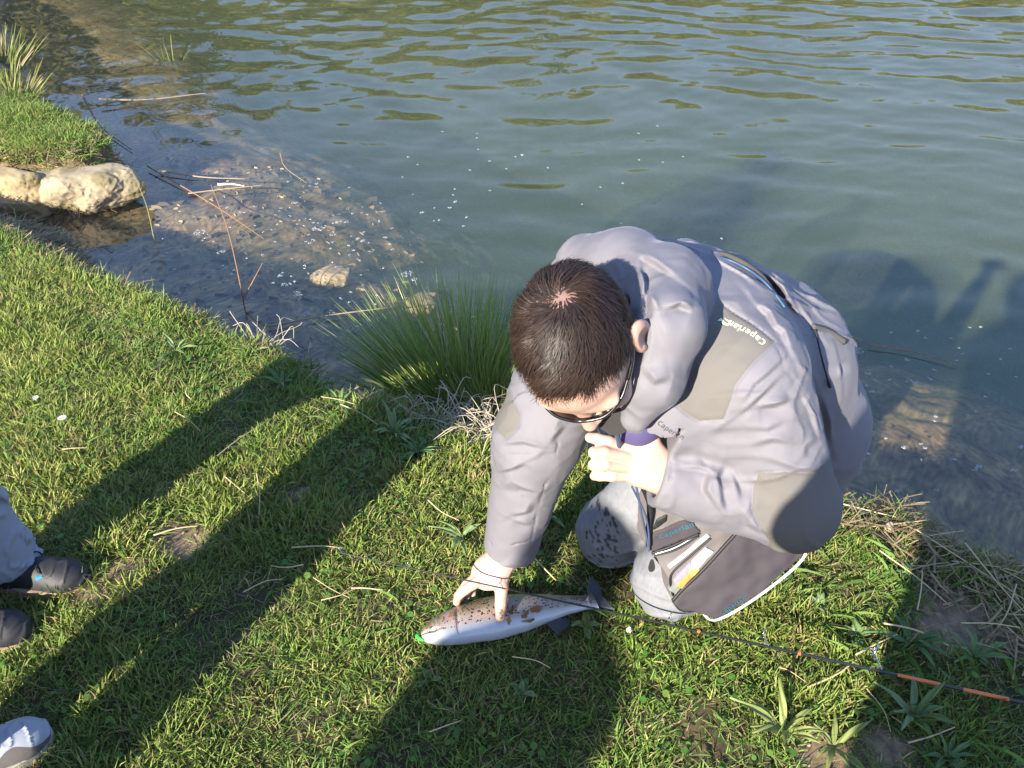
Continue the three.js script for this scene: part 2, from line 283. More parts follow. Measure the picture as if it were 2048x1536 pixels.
function jacket(x, y, z) {
  const torso = smin(flat(x, y, z, J.pelvis, J.waist, LAT, 0.185, 0.15, 0.19, 0.135), flat(x, y, z, J.waist, J.chest, LAT, 0.19, 0.138, 0.185, 0.132), 0.06);
  const bum = flat(x, y, z, [0.55, 0.31, -1.50], [0.54, 0.47, -1.475], LAT, 0.185, 0.135, 0.19, 0.14), front = cone(x, y, z, [0.255, 0.70, -1.175], [0.42, 0.55, -1.27], 0.082, 0.1);
  const yoke = flat(x, y, z, J.chest, J.neck, LAT, 0.17, 0.105, 0.10, 0.08);
  let body = smin(smin(smin(torso, bum, 0.06), yoke, 0.06), front, 0.05);
  const ra = cone(x, y, z, J.rs, J.re, 0.105, 0.083), rf = cone(x, y, z, J.re, J.rw, 0.079, 0.054);
  const la = cone(x, y, z, J.ls, J.le, 0.098, 0.072), lf = cone(x, y, z, J.le, J.lw, 0.072, 0.052);
  const hood = chain(x, y, z, HOOD, HOODR, 0.04);
  let d = smin(body, ra, 0.07); d = smin(d, la, 0.06); const rA = smin(ra, rf, 0.03), lA = smin(la, lf, 0.03);
  d = smin(d, rf, 0.02); d = smin(d, lf, 0.014);
  const base = smin(d, hood, 0.007);
  if (Math.abs(base) > 0.05) return base;
  // wrinkles
  let w = 0, ws = 0;
  for (const [q, amp, dir, fr, st, seed] of [[hood, 0.0045, dHo, 12, 3, 2], [lf, 0.005, dFl, 14, 2.4, 5], [la, 0.0045, dUp, 11, 2.6, 8], [rf, 0.005, dRa, 13, 2.4, 11], [ra, 0.005, dRa, 11, 3, 14], [body, 0.0055, dTo, 14, 4.5, 17]]) {
    const k = Math.exp(-Math.max(0, q - base) / 0.012); if (k < 0.03) continue; w += k * amp * folds(x, y, z, dir, fr, st, seed); ws += k;
  }
  w /= ws || 1; w += 0.0007 * noise(x * 48, y * 48, z * 48) + 0.0009 * noise(x * 23, y * 23 + 4, z * 23);
  if (Math.abs(base) < 0.016) for (const [, fn] of PANELS) { const q = fn(x, y, z); if (Math.abs(q) < 0.008) w += 0.0022 * Math.exp(-((q / 0.0028) ** 2)); }
  let out = base + w - 0.003;
  for (const c of CREASE) { const q = cone(x, y, z, c[0], c[1], 0, 0); if (q < c[2] * 3) out += c[3] * Math.exp(-q * q / (c[2] * c[2])); }
  for (const c of LEDGE) {
    const dx = x - c.m[0], dy = y - c.m[1], dz = z - c.m[2]; if (dx * dx + dy * dy + dz * dz > c.r2) continue;
    let best = 1e9, s = 0, tt = 0;
    for (let i = 0; i < c.p.length - 1; i++) { const a = c.p[i], b = c.p[i + 1], ux = b[0] - a[0], uy = b[1] - a[1], uz = b[2] - a[2], t = clamp(((x - a[0]) * ux + (y - a[1]) * uy + (z - a[2]) * uz) / (ux * ux + uy * uy + uz * uz)), q = [x - a[0] - ux * t, y - a[1] - uy * t, z - a[2] - uz * t], l = dot(q, q); if (l < best) { best = l; s = dot(q, c.s); tt = (i + t) / (c.p.length - 1); } }
    const fade = Math.sin(Math.PI * clamp(0.06 + tt * 0.88)), over = Math.max(0, Math.sqrt(best) - Math.abs(s) - 0.03); if (over > 0.02) continue;
    out += c.d * fade * lerp(-0.8 * Math.exp(Math.min(s, 0) / 0.012), 0.7 * Math.exp(-Math.max(s, 0) / 0.014), sstep(-0.005, 0.0065, s)) * (1 - over / 0.02);
  }
  // open ends of the sleeves and the hem
  const rEnd = dot(sub([x, y, z], J.rw), nrm(sub(J.rw, J.re))), lEnd = dot(sub([x, y, z], J.lw), nrm(sub(J.lw, J.le)));
  if (rA < 0.05 && Math.hypot(x - J.rw[0], y - J.rw[1], z - J.rw[2]) < 0.12) { out = smax(out, rEnd - 0.012, 0.008); out = smax(out, -cone(x, y, z, J.rw, add(J.rw, nrm(sub(J.rw, J.re)), 0.1), 0.041, 0.041), 0.006); }
  if (lA < 0.05 && Math.hypot(x - J.lw[0], y - J.lw[1], z - J.lw[2]) < 0.12) { out = smax(out, lEnd - 0.012, 0.008); out = smax(out, -cone(x, y, z, J.lw, add(J.lw, nrm(sub(J.lw, J.le)), 0.1), 0.039, 0.039), 0.006); }
  // the neck opening at the front
  const open = cone(x, y, z, [0.165, 0.86, -1.16], [0.17, 0.70, -1.12], 0.05, 0.035);
  return smax(out, -open, 0.012);
}
const cloth = phys({ color: rgb(0.155, 0.148, 0.166), roughness: 0.72, sheen: 0.25, sheenRoughness: 0.6, sheenColor: rgb(0.8, 0.8, 1) });
const taupe = phys({ color: rgb(0.128, 0.118, 0.108), roughness: 0.85 });
function panel(points, dir, extra) { // a piece of cloth bounded by a line sewn through points on the jacket
  const n = nrm(dir), e1 = nrm(cross([0, 1, 0.01], n)), e2 = cross(n, e1), poly = points.map((p) => [dot(p, e1), dot(p, e2)]), lo = Math.min(...points.map((p) => dot(p, n))) - 0.05;
  return (x, y, z) => { const p = [x, y, z], g = dot(p, n); return Math.max(polySD(poly, dot(p, e1), dot(p, e2)), lo - g, extra ? extra(x, y, z) : -1); };
}
const onHood = (x, y, z) => (chain(x, y, z, HOOD, HOODR, 0.04) < 0.012 ? 1 : -1);
const PANELS = [
  ['shoulder_panel', panel([[0.33, 0.869, -1.21], [0.3647, 0.8635, -1.175], [0.399, 0.849, -1.144], [0.36, 0.8336, -1.1106], [0.335, 0.8045, -1.0937], [0.3224, 0.7484, -1.0816], [0.2889, 0.7375, -1.0917], [0.272, 0.752, -1.09], [0.252, 0.775, -1.09], [0.235, 0.778, -1.10], [0.22, 0.86, -1.18], [0.26, 0.90, -1.23]], [0.05, 0.7, 0.7], onHood)],
  ['elbow_patch', panel([[0.3861, 0.66, -1.0545], [0.3805, 0.5967, -1.0438], [0.40, 0.56, -1.03], [0.418, 0.535, -1.03], [0.45, 0.45, -1.03], [0.55, 0.45, -1.05], [0.56, 0.655, -1.12], [0.4605, 0.6602, -1.0508], [0.4236, 0.6697, -1.0436]], [0.1, 0.35, 0.93], (x, y, z) => cone(x, y, z, J.le, J.le, 0.14, 0.14))],
  ['elbow_patch', panel([[0.0056, 0.5697, -1.351], [0.014, 0.5631, -1.335], [0.0131, 0.5443, -1.3226], [0, 0.5261, -1.3185], [-0.0113, 0.5112, -1.3218], [-0.05, 0.50, -1.40], [-0.04, 0.59, -1.42]], [-0.65, 0.5, 0.57], (x, y, z) => cone(x, y, z, J.re, J.re, 0.16, 0.16))],
];
seam([[-0.0448, 0.2232, -1.3311], [0.0082, 0.2492, -1.3031], [0.0347, 0.2556, -1.3081]], 0.003, 0.003);
seam([[-0.0209, 0.4891, -1.3129], [0.0243, 0.5033, -1.2933], [0.0832, 0.4993, -1.2907]], 0.003, 0.0022);
seam([[0.0866, 0.5217, -1.2988], [0.0633, 0.4228, -1.2905], [0.0479, 0.3205, -1.304], [0.04, 0.25, -1.31]], 0.003, 0.0024);
seam([[0.2539, 0.6526, -1.0914], [0.2529, 0.6387, -1.0749], [0.2403, 0.614, -1.0633]], 0.003, 0.003);
seam([[0.4004, 0.8457, -1.1383], [0.4106, 0.8203, -1.1062], [0.4312, 0.8027, -1.1038], [0.4604, 0.7592, -1.1051], [0.487, 0.7082, -1.106]], 0.003, 0.002);
const FOLDS = [[[0.34, 0.771, -1.082], [0.361, 0.805, -1.093], [0.388, 0.823, -1.106], [0.423, 0.835, -1.14]],
  [[0.339, 0.756, -1.079], [0.37, 0.791, -1.081], [0.406, 0.82, -1.106]],
  [[0.371, 0.776, -1.076], [0.394, 0.776, -1.08], [0.418, 0.78, -1.088]],
  [[0.354, 0.737, -1.074], [0.387, 0.737, -1.07], [0.411, 0.749, -1.074]],
  [[0.421, 0.837, -1.142], [0.416, 0.849, -1.17], [0.403, 0.856, -1.178]],
  [[0.391, 0.688, -1.06], [0.437, 0.673, -1.054], [0.477, 0.658, -1.067], [0.491, 0.664, -1.08]],
  [[0.45, 0.688, -1.064], [0.455, 0.702, -1.073], [0.48, 0.7, -1.094]],
  [[0.365, 0.705, -1.07], [0.398, 0.721, -1.065], [0.428, 0.714, -1.066]],
  [[0.336, 0.648, -1.088], [0.326, 0.635, -1.073], [0.332, 0.611, -1.051], [0.337, 0.594, -1.044]],
  [[0.349, 0.642, -1.08], [0.357, 0.626, -1.062], [0.361, 0.608, -1.049]],
  [[0.314, 0.643, -1.085], [0.307, 0.622, -1.06], [0.335, 0.594, -1.044]],
  [[0.362, 0.597, -1.043], [0.38, 0.566, -1.04], [0.41, 0.546, -1.037]],
  [[0.267, 0.647, -1.088], [0.298, 0.646, -1.086], [0.327, 0.638, -1.081]],
  [[-0.002, 0.332, -1.302], [0.032, 0.346, -1.296], [0.044, 0.384, -1.294]],
  [[-0.022, 0.39, -1.318], [0.011, 0.413, -1.297], [0.037, 0.405, -1.292], [0.044, 0.365, -1.296]],
  [[0.073, 0.527, -1.297], [0.087, 0.54, -1.306], [0.098, 0.554, -1.311]],
  [[-0.018, 0.5, -1.32], [0.021, 0.519, -1.302], [0.061, 0.515, -1.292]],
  [[-0.019, 0.44, -1.312], [0.005, 0.464, -1.293], [0.024, 0.484, -1.286]],
  [[0.005, 0.319, -1.3], [0.038, 0.303, -1.302]],
  [[0.39, 0.872, -1.343], [0.445, 0.827, -1.389], [0.465, 0.819, -1.35], [0.463, 0.821, -1.299]],
  [[0.419, 0.853, -1.349], [0.455, 0.826, -1.344], [0.476, 0.807, -1.302]],
  [[0.472, 0.815, -1.333], [0.497, 0.791, -1.312], [0.518, 0.769, -1.3]],
  [[0.383, 0.868, -1.221], [0.4, 0.861, -1.205], [0.406, 0.853, -1.166]],
  [[0.564, 0.714, -1.284], [0.571, 0.687, -1.273]],
  [[0.196, 0.946, -1.233], [0.216, 0.95, -1.202], [0.24, 0.948, -1.164]],
  [[0.256, 0.93, -1.101], [0.237, 0.938, -1.104], [0.213, 0.933, -1.097]],
  [[0.195, 0.935, -1.143], [0.197, 0.935, -1.108], [0.204, 0.93, -1.093]],
  [[0.19, 0.853, -1.064], [0.205, 0.839, -1.053], [0.227, 0.843, -1.056]],
  [[0.195, 0.944, -1.209], [0.195, 0.934, -1.158], [0.188, 0.924, -1.11]],
  [[0.528, 0.673, -1.244], [0.558, 0.607, -1.258], [0.584, 0.536, -1.275]],
  [[0.437, 0.786, -1.105], [0.463, 0.742, -1.099], [0.482, 0.697, -1.094]]];
FOLDS.forEach((p, i) => { const t = sub(p[p.length - 1], p[0]), s0 = nrm(cross(t, [0, 0.55, 0.83])), s = dot(s0, [0.25, -0.75, 0.5]) > 0 ? s0 : s0.map((c) => -c), m = p[Math.floor(p.length / 2)]; LEDGE.push({ p, s, m, r2: (Math.max(...p.map((q) => Math.hypot(...sub(q, m)))) + 0.06) ** 2, d: (0.0078 + 0.0022 * ((i * 7) % 3)) * (i >= 24 && i <= 28 ? 1.6 : i >= 19 && i < 23 ? 1.15 : 1) }); });
let jk, jacketGeo = nets(jacket, [-0.12, 0.12, -1.74], [0.8, 1.0, -0.98], 0.0039);
{
  jk = mesh("jacket", null, cloth, man);
  let rest = jacketGeo;
  for (const [name, fn] of PANELS) { const [inn, out] = split(rest, fn); rest = out; mesh(name, shift(inn, MAN), taupe, jk); }
  jk.geometry = shift(rest, MAN);
}
// ---- trousers
function trousers(x, y, z) {
  const p = flat(x, y, z, add(J.pelvis, [0, 0, 0]), add(J.pelvis, AXIS, 0.08), LAT, 0.13, 0.09);
  const lt = cone(x, y, z, J.lh, J.lk, 0.08, 0.076), rt = cone(x, y, z, J.rh, J.rk, 0.08, 0.076);
  const l2 = cone(x, y, z, J.lk, J.la, 0.073, 0.062), r2 = cone(x, y, z, J.rk, J.ra, 0.073, 0.062);
  let d = smin(smin(p, smin(lt, l2, 0.03), 0.04), smin(rt, r2, 0.03), 0.03);
  if (Math.abs(d) < 0.03) d += 0.006 * folds(x, y, z, nrm([0.3, 0.2, 0.9]), 11, 2.2, 23) - 0.002;
  return d;
}
{
  const g = nets(trousers, [0.1, -0.02, -1.9], [0.82, 0.66, -1.16], 0.0055);
  const spots = []; const r = rng(9); for (let i = 0; i < 85; i++) { const a = r(), b = r(); spots.push([0.165 + 0.075 * a, 0.03 + 0.16 * Math.pow(b, 0.8), 0.0018 + 0.0042 * r() * r()]); }
  paint(g, (x, y, z) => {
    let c = [0.2, 0.205, 0.222], m = 0.92 + 0.16 * noise(x * 160, y * 160, z * 160) + 0.1 * noise(x * 60, y * 60, z * 60);
    if (z > -1.53 && z < -1.40 && x < 0.235) for (const [sx, sy, sr] of spots) if (Math.hypot(x - sx, (y - sy)) < sr * (1 + 0.6 * noise(x * 90, y * 90, z * 90))) m = 0.2;
    return c.map((k) => k * m);
  });
  mesh('trousers', shift(g, MAN), std({ vertexColors: true, roughness: 0.95 }), man);
  for (const k of ['la', 'ra']) { const a = J[k], toe = add(a, nrm([0.7, -0.1, -0.72]), 0.14); const sh = nets((x, y, z) => smax(smin(cone(x, y, z, a, toe, 0.048, 0.036), cone(x, y, z, a, add(a, [0, 0.05, 0]), 0.05, 0.05), 0.03), 0.006 - y, 0.01), [a[0] - 0.1, -0.02, a[2] - 0.22], [a[0] + 0.22, 0.2, a[2] + 0.1], 0.009); mesh('shoe', shift(sh, MAN), std({ color: rgb(0.03, 0.028, 0.025), roughness: 0.7 }), man); }
}
// ---- head: local axes s (his left), f (face), u (crown)
const HC = [0.093, 0.886, -1.086];
const HU = nrm([-0.42, 0.565, 0.71]);
const HF = (() => { const g = [0.0, -0.809, 0.588], k = dot(g, HU); return nrm(add(g, HU, -k)); })();
const HS = cross(HU, HF);
const hl = (x, y, z) => { const p = [x - HC[0], y - HC[1], z - HC[2]]; return [dot(p, HS), dot(p, HF), dot(p, HU)]; };
const hw = (s, f, u) => add(add(add(HC, HS, s), HF, f), HU, u);
function cranium(s, f, u) { return smin(ell(s, f + 0.006, u - 0.02, 0.077, 0.098, 0.085), ell(s, f - 0.035, u - 0.0, 0.066, 0.062, 0.07), 0.03); }
function headLocal(s, f, u) {
  const a = Math.abs(s);
  let d = cranium(s, f, u);
  d = smin(d, ell(s, f - 0.03, u + 0.06, 0.058, 0.062, 0.075), 0.04);            // face
  d = smin(d, ell(a - 0.03, f - 0.045, u + 0.1, 0.03, 0.04, 0.03), 0.03);        // jaw
  d = smin(d, ell(s, f - 0.082, u + 0.118, 0.02, 0.016, 0.016), 0.03);           // chin
  d = smin(d, ell(a - 0.032, f - 0.084, u + 0.006, 0.03, 0.014, 0.01), 0.016);   // brows
  d = smax(d, -ell(a - 0.032, f - 0.102, u + 0.026, 0.017, 0.012, 0.011), 0.014);// eye sockets
  d = smin(d, ell(a - 0.032, f - 0.082, u + 0.026, 0.0125, 0.0125, 0.0125), 0.003);
  d = smin(d, ell(a - 0.044, f - 0.072, u + 0.05, 0.02, 0.018, 0.016), 0.025);   // cheekbones
  d = smin(d, cone(s, f, u, [0, 0.092, -0.016], [0, 0.118, -0.06], 0.008, 0.0115), 0.014); // nose
  d = smin(d, ell(a - 0.012, f - 0.106, u + 0.062, 0.008, 0.01, 0.008), 0.008);
  d = smin(d, ell(s, f - 0.098, u + 0.083, 0.024, 0.008, 0.006), 0.008);         // lips
  d = smin(d, ell(s, f - 0.096, u + 0.094, 0.02, 0.008, 0.006), 0.006);
  d = smax(d, -ell(s, f - 0.108, u + 0.088, 0.022, 0.008, 0.0018), 0.004);
  // ears: a tilted shell with a hollow
  const ef = f + 0.008, eu = u + 0.022, es = a - 0.086 - 0.3 * Math.max(0, -ef);
  let ear = ell(es, ef + 0.1 * eu, eu, 0.013, 0.023, 0.037);
  ear = smax(ear, -ell(es - 0.0105, ef - 0.003, eu - 0.002, 0.009, 0.014, 0.023), 0.005);
  ear = smin(ear, ell(es - 0.002, ef - 0.014, eu + 0.004, 0.006, 0.005, 0.008), 0.005);
  d = smin(d, ear, 0.007);
  return d;
}
const NECK = [add(J.neck, [0.0, -0.05, 0.0]), hw(0, -0.03, -0.07)];
// ---- hands
const fing = (x, y, z, pts, r0, r1) => { const n = pts.length - 1; return chain(x, y, z, pts, pts.map((_, i) => lerp(r0, r1, i / n)), 0.003); };
const LH = {
  index: [[0.1985, 0.6608, -1.1161], [0.1544, 0.6783, -1.1103], [0.1366, 0.6796, -1.1174], [0.1255, 0.6752, -1.1265]],
  middle: [[0.1966, 0.6481, -1.1066], [0.1466, 0.6719, -1.0932], [0.1316, 0.6589, -1.1085], [0.1402, 0.638, -1.1243]],
  ring: [[0.1973, 0.6321, -1.1029], [0.1471, 0.6529, -1.0863], [0.1321, 0.6387, -1.1015], [0.1423, 0.6195, -1.1185]],
  little: [[0.2019, 0.6143, -1.1043], [0.1603, 0.6277, -1.0873], [0.141, 0.6277, -1.0873], [0.1328, 0.621, -1.0948]],
  thumb: [[0.2389, 0.6328, -1.1143], [0.2262, 0.6686, -1.1256], [0.2083, 0.6801, -1.132], [0.1954, 0.6752, -1.1415]],
};
function leftHand(x, y, z) {
  let d = cone(x, y, z, add(J.lw, sub(J.lw, J.le), -0.25), J.lw, 0.033, 0.029);
  const pc = [0.2185, 0.633, -1.108], pn = nrm([0.1, 0.35, 0.93]), pl = nrm([-0.95, 0.28, 0.05]), pw = cross(pn, pl), q = sub([x, y, z], pc);
  d = smin(d, ell(dot(q, pl), dot(q, pw), dot(q, pn), 0.045, 0.04, 0.02), 0.022);
  d = smin(d, cone(x, y, z, J.lw, pc, 0.028, 0.024), 0.02);
  for (const k of ['index', 'middle', 'ring']) d = smin(d, fing(x, y, z, LH[k], 0.0112, 0.0085), 0.004);
  d = smin(d, fing(x, y, z, LH.little, 0.0098, 0.0075), 0.004);
  return smin(d, fing(x, y, z, LH.thumb, 0.014, 0.0098), 0.008);
}
const RH = {
  index: [[-0.076, 0.118, -1.317], [-0.1, 0.106, -1.307], [-0.115, 0.086, -1.308], [-0.12, 0.062, -1.312]],
  middle: [[-0.074, 0.114, -1.334], [-0.099, 0.098, -1.326], [-0.112, 0.076, -1.325], [-0.114, 0.054, -1.327]],
  ring: [[-0.069, 0.108, -1.350], [-0.091, 0.089, -1.344], [-0.101, 0.066, -1.342], [-0.101, 0.046, -1.341]],
  little: [[-0.061, 0.1, -1.364], [-0.08, 0.08, -1.36], [-0.088, 0.06, -1.356], [-0.087, 0.043, -1.352]],
  thumb: [[-0.024, 0.13, -1.342], [-0.022, 0.12, -1.303], [-0.0235, 0.1, -1.272], [-0.0245, 0.0885, -1.249]],
};
function rightHand(x, y, z) {
  let d = cone(x, y, z, add(J.rw, sub(J.rw, J.re), -0.25), [-0.012, 0.165, -1.358], 0.034, 0.03);
  const pc = [-0.046, 0.13, -1.338], pl = nrm([-0.78, -0.5, 0.12]), pn = nrm([-0.35, 0.75, 0.5]), pw = cross(pn, pl), q = sub([x, y, z], pc);
  d = smin(d, ell(dot(q, pl), dot(q, pw), dot(q, pn), 0.046, 0.04, 0.019), 0.024);
  d = smin(d, cone(x, y, z, [-0.012, 0.165, -1.358], pc, 0.029, 0.022), 0.02);
  for (const k of ['index', 'middle', 'ring']) d = smin(d, fing(x, y, z, RH[k], 0.0115, 0.0088), 0.006);
  d = smin(d, fing(x, y, z, RH.little, 0.01, 0.0078), 0.006);
  d = smin(d, fing(x, y, z, RH.thumb, 0.0165, 0.0105), 0.012);
  return d + 0.0006 * noise(x * 240, y * 240, z * 240);
}
const skinTone = (x, y, z, red = 0) => { const m = 0.96 + 0.1 * noise(x * 55, y * 55, z * 55) + 0.06 * noise(x * 150, y * 150, z * 150), p = clamp(0.4 + noise(x * 30, y * 30, z * 30) + red); return [0.57 * m, lerp(0.395, 0.325, p) * m, lerp(0.315, 0.245, p) * m]; };
{
  const head = nets((x, y, z) => { const [s, f, u] = hl(x, y, z); return headLocal(s, f, u); }, add(HC, [-0.16, -0.16, -0.16]), add(HC, [0.16, 0.16, 0.16]), 0.0028);
  paint(head, (x, y, z) => { const [s, f, u] = hl(x, y, z); const c = skinTone(x, y, z, sstep(0.105, 0.118, f) * 0.6 + (Math.abs(s) > 0.076 ? 0.5 : 0)); const beard = sstep(-0.05, -0.075, u) * sstep(-0.03, 0.0, f) * (0.35 + 0.5 * Math.max(0, noise(x * 260, y * 260, z * 260))); const scalp = u > 0.03 && f < 0.05 ? 1 : 0; return c.map((k, i) => lerp(k, [0.16, 0.11, 0.085][i], clamp(beard))).map((k, i) => lerp(k, [0.2, 0.115, 0.09][i] * (0.8 + 0.6 * noise(x * 300, y * 300, z * 300)), scalp * 0.85)); });
  const neck = nets((x, y, z) => cone(x, y, z, NECK[0], NECK[1], 0.06, 0.052), [0.0, 0.68, -1.36], [0.34, 0.98, -0.98], 0.008);
  paint(neck, (x, y, z) => skinTone(x, y, z));
  const lh = paint(nets(leftHand, [0.09, 0.55, -1.2], [0.34, 0.73, -1.05], 0.0026), (x, y, z) => skinTone(x, y, z));
  const rh = paint(nets(rightHand, [-0.16, 0.02, -1.43], [0.06, 0.28, -1.22], 0.0026), (x, y, z) => { const tip = Math.hypot(x + 0.0245, y - 0.09, z + 1.25); const c = skinTone(x, y, z, sstep(0.035, 0.01, tip)); const nail = Math.hypot((x + 0.021) / 0.007, (z + 1.2475) / 0.009); return nail < 1 && y > 0.092 ? (noise(x * 300, y * 300, z * 300) > 0.05 ? [0.1, 0.05, 0.03] : [0.4, 0.24, 0.19]) : c; });
  const torso = paint(nets((x, y, z) => smin(flat(x, y, z, J.pelvis, J.chest, LAT, 0.15, 0.1, 0.15, 0.1), smin(smin(cone(x, y, z, J.ls, J.le, 0.05, 0.042), cone(x, y, z, J.le, J.lw, 0.042, 0.03), 0.02), smin(cone(x, y, z, J.rs, J.re, 0.05, 0.042), cone(x, y, z, J.re, J.rw, 0.042, 0.03), 0.02), 0.02), 0.03), [-0.1, 0.12, -1.7], [0.75, 0.95, -1.0], 0.014), (x, y, z) => skinTone(x, y, z));
  const skin = phys({ vertexColors: true, roughness: 0.55, sheen: 0.1 });
  mesh('body', shift(mergeGeometries([head, neck, lh, rh, torso]), MAN), skin, man);
}
// ---- hair: dark undercoat and thousands of short strands combed away from the whorl
{
  const WHORL = [0.012, -0.052, 0.092];
  const cap = (s, f, u) => Math.min(headLocal(s, f, u), 9);
  const hairline = (s, f, u) => { // negative where hair grows
    const a = Math.abs(s);
    const front = f - (0.044 + 0.010 * Math.sin(s * 40 + 1) - 0.2 * a - 0.9 * Math.max(0, 0.055 - u) * 0.55) + 0.004 * noise(s * 90, f * 90, u * 90);
    const low = -u - 0.0 - (f < -0.02 ? 0.075 : f < 0.045 ? 0.03 : -0.01) + 0.0;
    return Math.max(front, low);
  };
  const hair = mesh('hair', null, null, man);
  const r = rng(404), P = [], I = [], C = [];
  const proj = (p) => { for (let k = 0; k < 3; k++) { const d = cranium(...p), e = 0.001, g = nrm([cranium(p[0] + e, p[1], p[2]) - d, cranium(p[0], p[1] + e, p[2]) - d, cranium(p[0], p[1], p[2] + e) - d]); p = add(p, g, -d); p.n = g; } return p; };
  let made = 0, tries = 0;
  while (made < 26000 && tries++ < 120000) {
    const th = r() * 2 * Math.PI, cz = r() * 2 - 1, q = Math.sqrt(1 - cz * cz);
    let p = proj([q * Math.cos(th) * 0.09, q * Math.sin(th) * 0.11, 0.02 + cz * 0.1]); const n0 = p.n;
    if (hairline(p[0], p[1], p[2]) > 0) continue;
    const away = sub(p, WHORL), dist = Math.hypot(...away); if (r() < 0.93 * Math.exp(-((dist / 0.024) ** 2))) continue;
    const swirl = cross(n0, nrm(away)); let dir = add(nrm(away), swirl, 0.9 * Math.exp(-dist / 0.03));
    if (p[1] > 0.0) dir = add(dir, [-0.35, 0.25, 0]);
    dir = add(dir, [(r() - 0.5) * 1.0, (r() - 0.5) * 1.0, (r() - 0.5) * 0.5]);
    const clump = noise(p[0] * 45, p[1] * 45, p[2] * 45), fine = noise(p[0] * 120 + 7, p[1] * 120, p[2] * 120); dir = add(dir, swirl, clump * 1.3 + fine * 1.6);
    const top = sstep(-0.01, 0.05, p[2]), L = lerp(0.014, 0.034, top) * (0.7 + 0.6 * r()) * (p[1] > 0.02 ? 1.35 + 0.5 * clump : 1), lift = 0.003 + 0.008 * r() * r() + 0.007 * clump + 0.005 * fine;
    const tone = (0.55 + 0.9 * r()) * (0.85 + 0.3 * clump), red = r(), col = [0.025 * tone * (1 + 0.55 * red), 0.017 * tone * (1 + 0.2 * red), 0.0135 * tone], wd = 0.0005 + 0.0003 * r(), seg = 4, o = P.length / 3;
    for (let k = 0; k <= seg; k++) {
      const t = k / seg, n = p.n, tan = nrm(add(dir, n, -dot(dir, n))), side = cross(n, tan), h = 0.001 + lift * Math.sin(Math.min(1, t * 1.25) * Math.PI * 0.55), w = wd * (1 - 0.7 * t);
      const c = add(p, n, h);
      for (const sg of [-1, 1]) { const v = add(c, side, sg * w), W = hw(...v); P.push(W[0] - MAN[0], W[1] - MAN[1], W[2] - MAN[2]); C.push(...col); }
      if (k < seg) { I.push(o + 2 * k, o + 2 * k + 1, o + 2 * k + 2, o + 2 * k + 1, o + 2 * k + 3, o + 2 * k + 2); p = proj(add(p, tan, L / seg)); dir = add(tan, [0, 0, -0.02]); }
    }
    made++;
  }
  hair.geometry = geoOf(P, I, null, null, C);
  hair.material = phys({ vertexColors: true, roughness: 0.5, specularIntensity: 0.7, side: THREE.DoubleSide });
}

// ---------------------------------------------------------------- zips, print and collar of the jacket
const font = await new FontLoader().loadAsync('fonts/droid/droid_sans_bold.typeface.json');
const onto = (p, f, n, off) => { let t = 0; for (let i = 0; i < 40; i++) { const d = f(...add(p, n, -t)); t += d * 0.6; } return add(p, n, -t + off); };
const flatShape = (shapes, div = 4) => new THREE.ShapeGeometry(shapes, div);
